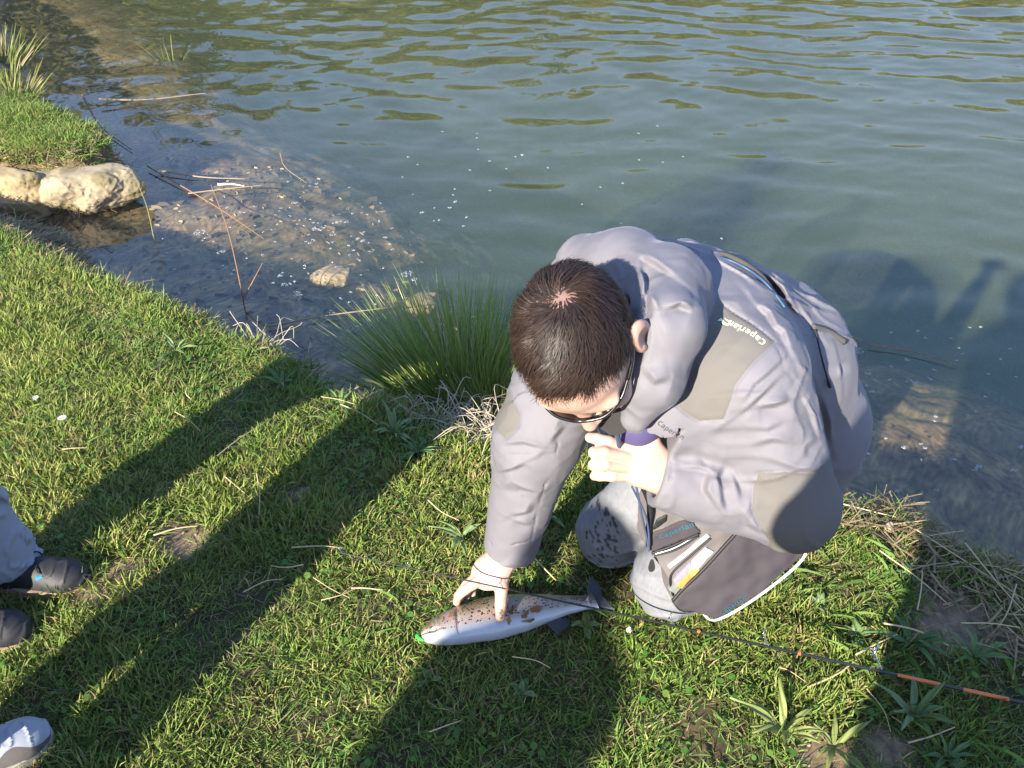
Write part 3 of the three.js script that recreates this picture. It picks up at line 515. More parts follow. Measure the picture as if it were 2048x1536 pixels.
// print lying on a surface: x along, y up the letters, pressed onto the surface f = 0
function printOn(geo, origin, ex, ey, f, off) { const n = nrm(cross(ex, ey)), p = geo.attributes.position, P = []; for (let i = 0; i < p.count; i++) P.push(...onto(add(add(add(origin, ex, p.getX(i)), ey, p.getY(i)), n, 0.02), f, n, off)); return geoOf(P, [...geo.index.array]); }
{
  const black = std({ color: rgb(0.012, 0.012, 0.014), roughness: 0.6 }), blue = std({ color: rgb(0.035, 0.075, 0.15), roughness: 0.5 }), M3 = (p) => p.map((q) => sub(q, MAN));
  const zip = [[0.3347, 0.8934, -1.3301], [0.3598, 0.8873, -1.3277], [0.3861, 0.8816, -1.3075], [0.4132, 0.864, -1.299], [0.43, 0.8489, -1.286], [0.4445, 0.835, -1.2649]];
  const z = mesh('back_zip', tube(M3(zip), 0.0026, 6, 30), blue, jk);
  mesh('zip_flap', tube(M3(zip.map((p) => add(p, [-0.004, 0.003, -0.014]))), (t) => 0.006 * Math.sin(Math.PI * clamp(t * 0.9 + 0.05)), 6, 30), std({ color: rgb(0.06, 0.055, 0.05) }), jk);
  const pk = [[0.5095, 0.7759, -1.3004], [0.5425, 0.7581, -1.314], [0.5811, 0.7314, -1.3202]];
  mesh('pocket_zip', tube(M3(pk), 0.0055, 6, 16), std({ color: rgb(0.08, 0.075, 0.07) }), jk);
  mesh('zip_cord', tube(M3([[0.5132, 0.775, -1.2929], [0.5224, 0.738, -1.258], [0.5432, 0.687, -1.2467]]), (t) => t > 0.85 ? 0.003 : 0.0016, 5, 20), black, jk);
  const ex = nrm(sub([0.3199, 0.8661, -1.1868], [0.3823, 0.8507, -1.1388])), ny = nrm([0.1, 0.85, 0.5]), ey = nrm(cross(ny, ex));
  const lime = std({ color: rgb(0.62, 0.72, 0.42), roughness: 0.7 });
  const t1 = flatShape(font.generateShapes('Caperlan', 0.0108)); mesh('print', shift(printOn(t1, add([0.3823, 0.8507, -1.1388], ey, -0.004), ex, ey, jacket, 0.0009), MAN), lime, jk);
  // a leaping fish emblem after the word
  const fs = new THREE.Shape(); fs.moveTo(0, 0); fs.bezierCurveTo(0.004, 0.012, 0.014, 0.014, 0.02, 0.007); fs.lineTo(0.026, 0.012); fs.lineTo(0.024, 0.001); fs.lineTo(0.018, 0.003); fs.bezierCurveTo(0.012, 0.008, 0.006, 0.006, 0, 0);
  const f2 = new THREE.Shape(); f2.moveTo(0.002, -0.004); f2.bezierCurveTo(0.008, 0.002, 0.016, 0.001, 0.019, -0.004); f2.bezierCurveTo(0.014, -0.001, 0.008, -0.002, 0.002, -0.004);
  mesh('print', shift(printOn(flatShape([fs, f2], 8).scale(0.8, 0.8, 1), add([0.3823, 0.8507, -1.1388], ex, 0.0585), ex, ey, jacket, 0.0009), MAN), lime, jk);
  const e2 = nrm(sub([0.2647, 0.7061, -1.0864], [0.2259, 0.7291, -1.0974])), y2 = nrm(cross([0, 0.15, 0.98], e2));
  mesh('embroidery', shift(printOn(flatShape(font.generateShapes('Caperlan', 0.0082), 3), add([0.2259, 0.7291, -1.0974], y2, -0.004), e2, y2, jacket, 0.0007), MAN), std({ color: rgb(0.07, 0.06, 0.07) }), jk);
  // felt chin guard and the shirt in the open collar
  const out = [[0.1262, 0.7647, -1.0927], [0.1307, 0.7438, -1.0776], [0.1528, 0.7303, -1.0677], [0.1724, 0.7321, -1.0752], [0.1753, 0.7488, -1.0935], [0.1659, 0.775, -1.1301]];
  const o0 = [0.151, 0.746, -1.083], gx = nrm([0.98, 0.05, -0.1]), gy = nrm(cross(nrm([0, 0.62, 0.78]), gx));
  const sh = new THREE.Shape(new THREE.CatmullRomCurve3(out.map((p) => V(dot(sub(p, o0), gx), dot(sub(p, o0), gy), 0)), true).getPoints(40).map((p) => new THREE.Vector2(p.x, p.y)));
  const fl = new THREE.ExtrudeGeometry(sh, { depth: 0.004, bevelSize: 0.002, bevelThickness: 0.002, bevelSegments: 2, curveSegments: 20 });
  const m = new THREE.Matrix4().makeBasis(V(...gx), V(...gy), V(...nrm(cross(gx, gy)))); fl.applyMatrix4(m).translate(o0[0] - MAN[0], o0[1] - MAN[1], o0[2] - MAN[2]);
  mesh('chin_guard', fl, std({ color: rgb(0.035, 0.032, 0.03), roughness: 1 }), jk);
  const shirt = nets((x, y, z) => cone(x, y, z, [0.175, 0.83, -1.17], [0.20, 0.70, -1.15], 0.045, 0.05) + 0.004 * folds(x, y, z, [0, 1, 0], 16, 3, 3), [0.08, 0.62, -1.25], [0.28, 0.9, -1.07], 0.006);
  mesh('shirt', shift(shirt, MAN), std({ color: rgb(0.075, 0.06, 0.16), roughness: 0.8 }), man);
  // the chest zip hanging open towards his hand, with its blue tapes
  mesh('front_zip', tube(M3([[0.158, 0.735, -1.075], [0.166, 0.70, -1.09], [0.172, 0.665, -1.11]]), 0.004, 6, 12), blue, jk);
}
// ---------------------------------------------------------------- sunglasses
{
  const g = thing('sunglasses', 'black wraparound sunglasses on the kneeling person\'s face', 'sunglasses', HC);
  const B = (a) => a.map(([s, f, u]) => sub(hw(s, f, u), HC)), black = phys({ color: rgb(0.008, 0.008, 0.01), roughness: 0.25, clearcoat: 0.6 });
  const bar = [[-0.073, 0.052, -0.014], [-0.063, 0.08, -0.014], [-0.04, 0.105, -0.016], [-0.014, 0.113, -0.014], [0, 0.114, -0.011], [0.014, 0.113, -0.014], [0.04, 0.105, -0.016], [0.063, 0.08, -0.014], [0.073, 0.052, -0.014]];
  mesh('frame', tube(B(bar), 0.0028, 8, 60), black, g);
  const lensM = phys({ color: rgb(0.01, 0.009, 0.008), roughness: 0.05, clearcoat: 1 });
  for (const s of [-1, 1]) {
    const P = [], I = [], n = 14, k = 6;
    for (let i = 0; i <= n; i++) for (let j = 0; j <= k; j++) { const a = i / n, b = j / k, cs = new THREE.CatmullRomCurve3(bar.slice(4).map((p) => V(...p))).getPoint(0.06 + a * 0.85), drop = 0.032 * b * (0.55 + 0.45 * Math.sin(Math.PI * clamp(a * 0.9 + 0.1))); P.push(...sub(hw(s * cs.x, cs.y - 0.05 * drop - 0.2 * drop * b, cs.z - drop), HC)); }
    for (let i = 0; i < n; i++) for (let j = 0; j < k; j++) { const a = i * (k + 1) + j; I.push(a, a + 1, a + k + 1, a + 1, a + k + 2, a + k + 1); }
    lensM.side = THREE.DoubleSide; mesh('lens', geoOf(P, I), lensM, g);
    mesh('temple', tube(B([[s * 0.073, 0.054, -0.014], [s * 0.08, 0.03, -0.008], [s * 0.084, 0.0, -0.002], [s * 0.083, -0.02, -0.006], [s * 0.08, -0.034, -0.028]]), (t) => 0.0034 - 0.0012 * t, 6, 24), black, g);
  }
}
// ---------------------------------------------------------------- shoulder bag
{
  const B0 = [0.3264, 0.1554, -1.2393], ex = [0.9392, 0.2563, -0.2285], ey = [-0.2816, 0.9557, -0.0854], en = [0.1965, 0.1445, 0.9698];
  const bag = thing('shoulder_bag', 'grey and plum fishing bag with white piping and an open pocket on the thigh', 'bag', B0);
  bag.quaternion.setFromRotationMatrix(new THREE.Matrix4().makeBasis(V(...ex), V(...ey), V(...en)));
  const shape = (pts, round = true) => new THREE.Shape((round ? new THREE.CatmullRomCurve3(pts.map(([x, y]) => V(x, y, 0)), true, 'catmullrom', 0.2).getPoints(90) : pts.map(([x, y]) => V(x, y, 0))).map((p) => new THREE.Vector2(p.x, p.y)));
  const bulge = (g, a, s = 14) => { const p = g.attributes.position; for (let i = 0; i < p.count; i++) { const x = p.getX(i), y = p.getY(i), z = p.getZ(i); p.setZ(i, z + a * (noise(x * s, y * s, 1) + 0.5 * noise(x * s * 2.3, y * s * 2.3, 4)) - 0.55 * (x - 0.13) ** 2 + 0.004); } g.computeVertexNormals(); return g; };
  // a pillow-like solid: front and back sheets that meet at the outline
  const pad = (pts, front, back, edge, step = 0.006, wob = 0.006) => { // sheet grid clipped to the outline, thickness falling off at the edge
    const sd = (x, y) => polySD(poly, x, y), poly = shape(pts).getPoints().map((p) => [p.x, p.y]);
    const xs = poly.map((p) => p[0]), ys = poly.map((p) => p[1]), lo = [Math.min(...xs) - 0.012, Math.min(...ys) - 0.012, back - 0.03], hi = [Math.max(...xs) + 0.012, Math.max(...ys) + 0.012, front + 0.03];
    return nets((x, y, z) => { const c = -0.55 * (x - 0.13) ** 2 + 0.004 + wob * (noise(x * 14, y * 14, 1) + 0.5 * noise(x * 32, y * 32, 4)), zz = z - c; const dx = sd(x, y) + edge, dz = Math.max(zz - (front - edge), back + edge - zz); return Math.min(Math.max(dx, dz), 0) + Math.hypot(Math.max(dx, 0), Math.max(dz, 0)) - edge; }, lo, hi, step, 1.8);
  };
  const taupeM = std({ color: rgb(0.15, 0.132, 0.128), roughness: 0.95 }), plum = std({ color: rgb(0.052, 0.043, 0.05), roughness: 0.9 }), black = std({ color: rgb(0.012, 0.012, 0.013), roughness: 0.6 }), white = std({ color: rgb(0.55, 0.55, 0.55), roughness: 0.6 }), steel = std({ color: rgb(0.55, 0.55, 0.56), roughness: 0.35, metalness: 0.9 });
  const tealM = std({ color: rgb(0.02, 0.1, 0.15), roughness: 0.8 });
  const body = [[0.004, 0.252], [-0.02, 0.164], [-0.018, 0.139], [0.001, 0.0735], [0.004, 0.05], [0.0, 0.004], [0.0075, -0.028], [0.05, -0.048], [0.066, -0.078], [0.095, -0.083], [0.197, -0.052], [0.2845, -0.0182], [0.2945, -0.001], [0.29, 0.05], [0.22, 0.14], [0.13, 0.23], [0.06, 0.262]];
  mesh('body', pad(body, 0.006, -0.05, 0.006, 0.005), taupeM, bag);
  mesh('pocket', pad([[-0.0172, 0.1556], [0.001, 0.1865], [0.0676, 0.1926], [0.09, 0.153], [0.04, 0.147], [-0.012, 0.138]], 0.011, -0.002, 0.005, 0.004, 0.005), plum, bag);
  const flapPts = [[-0.001, 0.001], [0.021, 0.0185], [0.0749, 0.0565], [0.1319, 0.0995], [0.175, 0.13], [0.22, 0.135], [0.275, 0.07], [0.2912, -0.0003], [0.2825, -0.0162], [0.0959, -0.0793], [0.0659, -0.0706], [0.0095, -0.0289]];
  mesh('flap', pad(flapPts, 0.016, -0.002, 0.006, 0.005, 0.008), plum, bag);
  const on = (x, y, z) => [x, y, z - 0.55 * (x - 0.13) ** 2 + 0.004 + 0.006 * (noise(x * 14, y * 14, 1) + 0.5 * noise(x * 32, y * 32, 4))];
  const along = (pts, z, r, m, name, seg = 40, parent = bag) => mesh(name, tube(pts.map(([x, y]) => on(x, y, z)), r, 6, seg), m, parent);
  along([[-0.014, 0.137], [0.0216, 0.1425], [0.0838, 0.153]], 0.011, 0.0032, black, 'zip');
  along([[-0.008, 0.1315], [0.0291, 0.1355], [0.0801, 0.1485]], 0.0085, 0.0026, steel, 'zip');
  along([[-0.01, 0.1265], [0.03, 0.130], [0.083, 0.144]], 0.0085, 0.002, black, 'zip');
  along([[0.0, 0.006], [0.021, 0.0215], [0.0749, 0.0605], [0.1319, 0.1045], [0.165, 0.13]], 0.014, 0.0038, black, 'zip');
  along([[0.004, 0.012], [0.007, 0.055], [0.016, 0.074], [0.06, 0.10], [0.105, 0.129]], 0.0075, 0.0024, black, 'pocket_rim');
  along([[0.012, 0.088], [0.05, 0.108], [0.103, 0.139]], 0.006, 0.0055, white, 'pocket_trim');
  along([[0.05, -0.051], [0.066, -0.0795], [0.095, -0.0845], [0.197, -0.0535], [0.2845, -0.0195], [0.298, -0.001], [0.298, 0.03]].map(([x, y]) => [x + 0.002, y - 0.004]), 0.009, 0.0034, white, 'piping', 60);
  along([[0.0, 0.002], [0.012, -0.030], [0.045, -0.047], [0.075, -0.066]], 0.012, 0.0024, black, 'piping');
  // zip puller
  const pl = mesh('zip_pull', new THREE.ExtrudeGeometry((() => { const s = new THREE.Shape(); s.moveTo(-0.002, 0.012); s.lineTo(0.002, 0.012); s.bezierCurveTo(0.008, -0.005, 0.008, -0.016, 0, -0.017); s.bezierCurveTo(-0.008, -0.016, -0.008, -0.005, -0.002, 0.012); const h = new THREE.Path(); h.absarc(0, -0.009, 0.0032, 0, 6.28, true); s.holes.push(h); return s; })(), { depth: 0.002, bevelSize: 0.0005, bevelThickness: 0.0005 }), std({ color: rgb(0.08, 0.08, 0.085), roughness: 0.35, metalness: 0.6 }), bag);
  pl.position.set(-0.021, 0.115, 0.008); pl.rotation.z = -0.25;
  const ring = mesh('zip_pull', new THREE.TorusGeometry(0.0045, 0.0011, 6, 18), black, bag); ring.position.set(0.073, -0.052, 0.019);
  // straps up to his hand
  for (const k of [0, 1]) mesh('strap_cord', tube([[-0.012 - 0.008 * k, 0.33, 0.03], [-0.016 + 0.007 * k, 0.25, 0.022], [-0.016 + 0.006 * k, 0.20, 0.012], [-0.0185, 0.15, 0.008]], 0.0022, 6, 20), std({ color: rgb(0.05, 0.07, 0.13), roughness: 0.8 }), bag);
  mesh('strap', tube([[0.0, 0.33, 0.015], [0.006, 0.25, 0.01], [-0.008, 0.20, 0.006], [-0.016, 0.16, 0.005]], 0.006, 6, 20), black, bag);
  mesh('webbing', pad([[0.0, 0.19], [0.012, 0.215], [0.034, 0.222], [0.03, 0.205]], 0.009, 0.0, 0.003, 0.003), black, bag);
  const print = (txt, size, x, y, rot, z) => { const g = new THREE.ShapeGeometry(font.generateShapes(txt, size), 3); g.rotateZ(rot); const p = g.attributes.position; for (let i = 0; i < p.count; i++) { const q = on(p.getX(i) + x, p.getY(i) + y, z); p.setXYZ(i, ...q); } g.computeVertexNormals(); mesh('print', g, tealM, bag); };
  print('Caperlan', 0.0105, 0.088, -0.069, 0.33, 0.0188); print('Caperlan', 0.012, 0.008, 0.168, 0.11, 0.0118);
  // contents of the open pocket: a clear tackle box and packets
  const cx = (name, label, cat, col, x, y, z, w, h, d, rot, extra = {}) => { const g = new THREE.BoxGeometry(w, h, d, 6, 6, 1), p = g.attributes.position; for (let i = 0; i < p.count; i++) p.setZ(i, p.getZ(i) + 0.004 * noise(p.getX(i) * 60, p.getY(i) * 60, z * 90)); g.computeVertexNormals(); const o = single(name, g, phys({ color: col, roughness: 0.25, ...extra }), label, cat); const q = on(x, y, z); o.position.set(...add(add(add(B0, ex, q[0]), ey, q[1]), en, q[2])); o.quaternion.copy(bag.quaternion); o.rotateZ(rot); };
  cx('packet', 'orange packet showing in the open bag pocket', 'packet', rgb(0.75, 0.27, 0.08), 0.036, 0.047, 0.0075, 0.04, 0.02, 0.006, 0.55);
  cx('packet', 'yellow packet beside the orange one in the bag pocket', 'packet', rgb(0.75, 0.55, 0.12), 0.057, 0.062, 0.008, 0.018, 0.016, 0.006, 0.6);
  cx('packet', 'violet blue packet in the open bag pocket', 'packet', rgb(0.28, 0.26, 0.6), 0.036, 0.066, 0.007, 0.05, 0.012, 0.006, 0.55);
  cx('packet', 'long clear plastic wrapper in the bag pocket', 'packet', rgb(0.62, 0.63, 0.7), 0.076, 0.084, 0.0085, 0.055, 0.022, 0.006, 0.62, { transmission: 0.35, thickness: 0 });
  cx('jar', 'small grey lidded jar at the bottom of the bag pocket', 'jar', rgb(0.2, 0.22, 0.2), 0.014, 0.033, 0.007, 0.024, 0.02, 0.008, 0.6);
}

// ---------------------------------------------------------------- trout
{
  const T = [-0.192, 0, -1.236], fish = thing('trout', 'silver rainbow trout with a spotted back lying on its side in the grass', 'fish', T, Math.atan2(0.135, 0.41));
  // local axes: x towards the tail, -z the back, y up
  const L = 0.39, key = (k, t) => { for (let i = 1; i < k.length; i++) if (t <= k[i][0]) { const a = k[i - 1], b = k[i], u = (t - a[0]) / (b[0] - a[0]), s = u * u * (3 - 2 * u); return lerp(a[1], b[1], s * 0.5 + u * 0.5); } return k[k.length - 1][1]; };
  const HD = [[0, 0.009], [0.03, 0.021], [0.08, 0.031], [0.15, 0.040], [0.25, 0.047], [0.4, 0.052], [0.55, 0.047], [0.7, 0.037], [0.85, 0.024], [0.94, 0.02], [1, 0.023]], HV = [[0, 0.011], [0.03, 0.022], [0.08, 0.031], [0.15, 0.039], [0.25, 0.045], [0.4, 0.052], [0.55, 0.048], [0.7, 0.036], [0.85, 0.022], [0.94, 0.018], [1, 0.022]], TH = [[0, 0.006], [0.04, 0.016], [0.1, 0.025], [0.25, 0.032], [0.45, 0.034], [0.65, 0.026], [0.85, 0.014], [1, 0.006]];
  const n = 110, m = 56, P = [], U = [], I = [];
  for (let i = 0; i <= n; i++) for (let j = 0; j <= m; j++) {
    const t = i / n, a = j / m * 2 * Math.PI, c = Math.cos(a), s = Math.sin(a), mid = 0.006 * Math.sin(t * 3.1) - 0.02 * t * t;
    const h = c > 0 ? key(HD, t) : key(HV, t); let th = key(TH, t);
    const gill = Math.exp(-(((t - 0.205 - 0.02 * c) / 0.006) ** 2)) * (s > 0 ? 1 : 0) * sstep(0.95, 0.6, Math.abs(c)); th *= 1 - 0.2 * gill;
    const mouth = Math.exp(-(((c + 0.05 + t * 3.2) / 0.09) ** 2)) * sstep(0.11, 0.05, t); th *= 1 - 0.5 * mouth;
    P.push(t * L, 0.043 + th * Math.sign(s) * Math.pow(Math.abs(s), 0.9) - 0.012 * t, -(h * Math.sign(c) * Math.pow(Math.abs(c), 0.92) + mid)); U.push(t, j / m);
  }
  for (let i = 0; i < n; i++) for (let j = 0; j < m; j++) { const a = i * (m + 1) + j, b = a + m + 1; I.push(a, a + 1, b, a + 1, b + 1, b); }
  // skin: olive brown back, rosy flank, white belly, black spots
  const W = 1024, Hh = 512, D = new Uint8Array(W * Hh * 4), r = rng(77), spots = [];
  for (let i = 0; i < 1300; i++) spots.push([r(), Math.pow(r(), 0.9) * 0.33 * (r() < 0.5 ? 1 : -1), 0.0008 + 0.0013 * r()]);
  for (let y = 0; y < Hh; y++) for (let x = 0; x < W; x++) {
    const t = (x + 0.5) / W, v = (y + 0.5) / Hh, ph = v > 0.5 ? v - 1 : v, a = Math.abs(ph), nn = noise(t * 40, ph * 30, 3);
    const back = sstep(0.33, 0.2, a + 0.025 * nn), pink = Math.exp(-(((a - 0.29 - 0.01 * nn) / 0.04) ** 2)) * (0.45 + 0.5 * sstep(0.15, 0.3, t) * sstep(0.7, 0.4, t)), belly = sstep(0.31, 0.38, a);
    const sc = 0.94 + 0.09 * Math.sin(t * 620 + Math.floor(ph * 160) * 3.14) * Math.sin(ph * 1000);
    let c = [0.4, 0.39, 0.37]; c = c.map((k, q) => lerp(k, [0.52, 0.54, 0.58][q], belly)); c = c.map((k, q) => lerp(k, [0.21, 0.165, 0.095][q], back * 0.92)); c = c.map((k, q) => lerp(k, [0.42, 0.27, 0.215][q], pink * 0.75));
    const cheek = Math.exp(-(((t - 0.16) / 0.025) ** 2 + ((ph - 0.19) / 0.055) ** 2)); c = c.map((k, q) => lerp(k, [0.46, 0.25, 0.22][q], cheek * 0.85));
    c = c.map((k) => k * sc);
    const k = (y * W + x) * 4; for (let q = 0; q < 3; q++) D[k + q] = clamp(c[q] <= 0.0031 ? c[q] * 12.92 : 1.055 * Math.pow(c[q], 1 / 2.4) - 0.055) * 255; D[k + 3] = 255;
  }
  const dab = (t, ph, rad, c) => { const rx = rad / L * W, ry = rad / 0.27 * Hh, cx = t * W, cy = ((ph + 1) % 1) * Hh; for (let y = Math.floor(cy - ry); y <= cy + ry; y++) for (let x = Math.floor(cx - rx); x <= cx + rx; x++) if (x >= 0 && x < W && ((x - cx) / rx) ** 2 + ((y - cy) / ry) ** 2 < 1) { const k = (((y + Hh) % Hh) * W + x) * 4; D[k] = c[0]; D[k + 1] = c[1]; D[k + 2] = c[2]; } };
  for (const [t, ph, rad] of spots) if (t > 0.04) dab(t, ph, rad * (t < 0.2 ? 0.8 : 1), [34, 30, 26]);
  for (let q = 0; q < 60; q++) { const t = 0.005 + 0.1 * q / 60, ph = Math.acos(clamp(-0.05 - t * 3.2, -1, 1)) / 6.283; dab(t, ph, 0.0011, [70, 58, 50]); }   // line of the mouth
  for (let q = 0; q < 90; q++) { const ph = 0.1 + 0.3 * q / 90; dab(0.205 + 0.02 * Math.cos(ph * 6.283) + 0.008 * Math.sin(q * 0.07), ph, 0.0008, [120, 92, 82]); }        // edge of the gill cover
  for (let q = 0; q < 120; q++) { const t = 0.03 + 0.09 * r() * r(), ph = 0.14 + 0.12 * r(); dab(t, ph, 0.0006 + 0.0016 * r() * r(), r() < 0.5 ? [120, 74, 34] : [86, 56, 30]); }   // mud smeared on the head
  const tex = new THREE.DataTexture(D, W, Hh, THREE.RGBAFormat); tex.colorSpace = THREE.SRGBColorSpace; tex.magFilter = THREE.LinearFilter; tex.wrapT = THREE.RepeatWrapping; tex.needsUpdate = true;
  mesh('body', geoOf(P, I, null, U), phys({ map: tex, roughness: 0.36, metalness: 0.2, clearcoat: 0.2, clearcoatRoughness: 0.2 }), fish);
  const finM = std({ color: rgb(0.045, 0.05, 0.06), roughness: 0.5, side: THREE.DoubleSide });
  const fin = (name, root, dirs, lens, m = finM) => { // rays fanned from a root line, slightly fluted
    const k = dirs.length - 1, P = [], I = [], q = 26, rows = 5;
    for (let i = 0; i <= q; i++) { const u = i / q * k, a = Math.min(k - 1, Math.floor(u)), w = u - a, d = nrm(add(dirs[a].map((c) => c * (1 - w)), dirs[a + 1], w)), len = lerp(lens[a], lens[a + 1], w), rt = add(root[0], sub(root[1], root[0]), i / q);
      for (let j = 0; j <= rows; j++) { const p = add(rt, d, len * j / rows * (1 - 0.05 * (i % 2))); P.push(p[0], p[1] + 0.0012 * (i % 2 ? 1 : -1) * j / rows, p[2]); } }
    for (let i = 0; i < q; i++) for (let j = 0; j < rows; j++) { const a = i * (rows + 1) + j; I.push(a, a + 1, a + rows + 1, a + 1, a + rows + 2, a + rows + 1); }
    const top = geoOf(P, I), bot = geoOf(P.map((c, i) => i % 3 === 1 ? c - 0.0015 : c), I.slice().reverse()); return mesh(name, mergeGeometries([top, bot]), m, fish);
  };
  fin('tail_fin', [[0.383, 0.03, -0.012], [0.383, 0.03, 0.028]], [[0.55, 0.25, -1], [0.9, 0.2, -0.5], [1, 0.08, 0.0], [1, 0.0, 0.35], [0.9, -0.05, 0.5]], [0.042, 0.038, 0.028, 0.036, 0.046]);
  fin('dorsal_fin', [[0.17, 0.035, -0.05], [0.215, 0.034, -0.05]], [[0.4, -0.3, -1], [0.8, -0.3, -0.8], [1, -0.3, -0.4]], [0.02, 0.024, 0.014]);
  fin('anal_fin', [[0.265, 0.035, 0.046], [0.3, 0.032, 0.04]], [[0.5, -0.15, 1], [0.8, -0.15, 0.7], [1, -0.1, 0.35]], [0.036, 0.034, 0.022]);
  fin('pelvic_fin', [[0.2, 0.055, 0.035], [0.212, 0.055, 0.04]], [[0.9, 0.1, 0.5], [1, 0.1, 0.25], [1, 0.1, 0.05]], [0.03, 0.034, 0.026], std({ color: rgb(0.35, 0.24, 0.14), side: THREE.DoubleSide }));
  fin('pectoral_fin', [[0.09, 0.066, 0.012], [0.094, 0.066, 0.02]], [[1, 0.1, -0.55], [1, 0.12, -0.35], [1, 0.1, -0.2]], [0.04, 0.044, 0.034], std({ color: rgb(0.3, 0.24, 0.15), side: THREE.DoubleSide }));
  const eye = mesh('eye', new THREE.SphereGeometry(0.0072, 18, 12), std({ color: rgb(0.32, 0.24, 0.12), roughness: 0.25 }), fish); eye.position.set(0.036, 0.0595, -0.009); eye.scale.y = 0.6;
  const pupil = mesh('pupil', new THREE.SphereGeometry(0.0036, 14, 10), std({ color: rgb(0.006, 0.006, 0.006), roughness: 0.15 }), eye); pupil.position.set(0, 0.0042, 0);
  // soft green bait in the mouth
  const b = nets((x, y, z) => chain(x, y, z, [[-0.004, 0.042, -0.008], [-0.008, 0.044, 0.0], [-0.006, 0.046, 0.009], [0.0, 0.046, 0.014]], [0.003, 0.0045, 0.0042, 0.003], 0.003), [-0.03, 0.025, -0.025], [0.02, 0.065, 0.035], 0.0018);
  const bait = single('bait', b, phys({ color: rgb(0.05, 0.55, 0.06), roughness: 0.4 }), 'bright green soft bait in the trout\'s mouth', 'bait', T); bait.rotation.y = fish.rotation.y;
  // scraps of dead leaf stuck to the wet flank
  const r2 = rng(31), brown = [rgb(0.2, 0.1, 0.035), rgb(0.3, 0.17, 0.07), rgb(0.14, 0.07, 0.03)];
  const spotsL = [[0.222, 0.03, 0.015, 0.5], [0.185, 0.035, 0.013, 1.6], [0.192, 0.018, 0.012, 0.2], [0.25, 0.022, 0.02, -0.1], [0.175, 0.022, 0.009, 2], [0.2, 0.012, 0.008, 0.9], [0.07, -0.012, 0.013, 0.4], [0.048, -0.006, 0.01, 1.2]];
  spotsL.forEach(([x, z, s, rot], i) => {
    const sh = new THREE.Shape(), k = 17; for (let q = 0; q <= k; q++) { const a = q / k * 6.283, rad = s * 0.75 * (0.35 + 0.75 * r2()) * (1 - 0.4 * Math.abs(Math.sin(a))); q ? sh.lineTo(Math.cos(a) * rad, Math.sin(a) * rad) : sh.moveTo(Math.cos(a) * rad, Math.sin(a) * rad); }
    const g = new THREE.ExtrudeGeometry(sh, { depth: 0.0012, bevelEnabled: false }); g.rotateX(-Math.PI / 2); g.rotateY(rot);
    const p = g.attributes.position; for (let q = 0; q < p.count; q++) { const xx = p.getX(q) + x, zz = p.getZ(q) + z, t = clamp(xx / L), mid = 0.006 * Math.sin(t * 3.1) - 0.02 * t * t, zl = -zz - mid, h = zl > 0 ? key(HD, t) : key(HV, t), y = 0.043 - 0.012 * t + key(TH, t) * Math.sqrt(Math.max(0, 1 - (zl / h) ** 2)); p.setXYZ(q, xx, y + 0.0012 + p.getY(q), zz); } g.computeVertexNormals();
    const o = single('leaf_scrap', g, std({ color: brown[i % 3], side: THREE.DoubleSide }), 'scrap of wet brown leaf stuck to the trout', 'leaf', T, 'leaf scraps on the trout'); o.rotation.y = fish.rotation.y;
  });
}
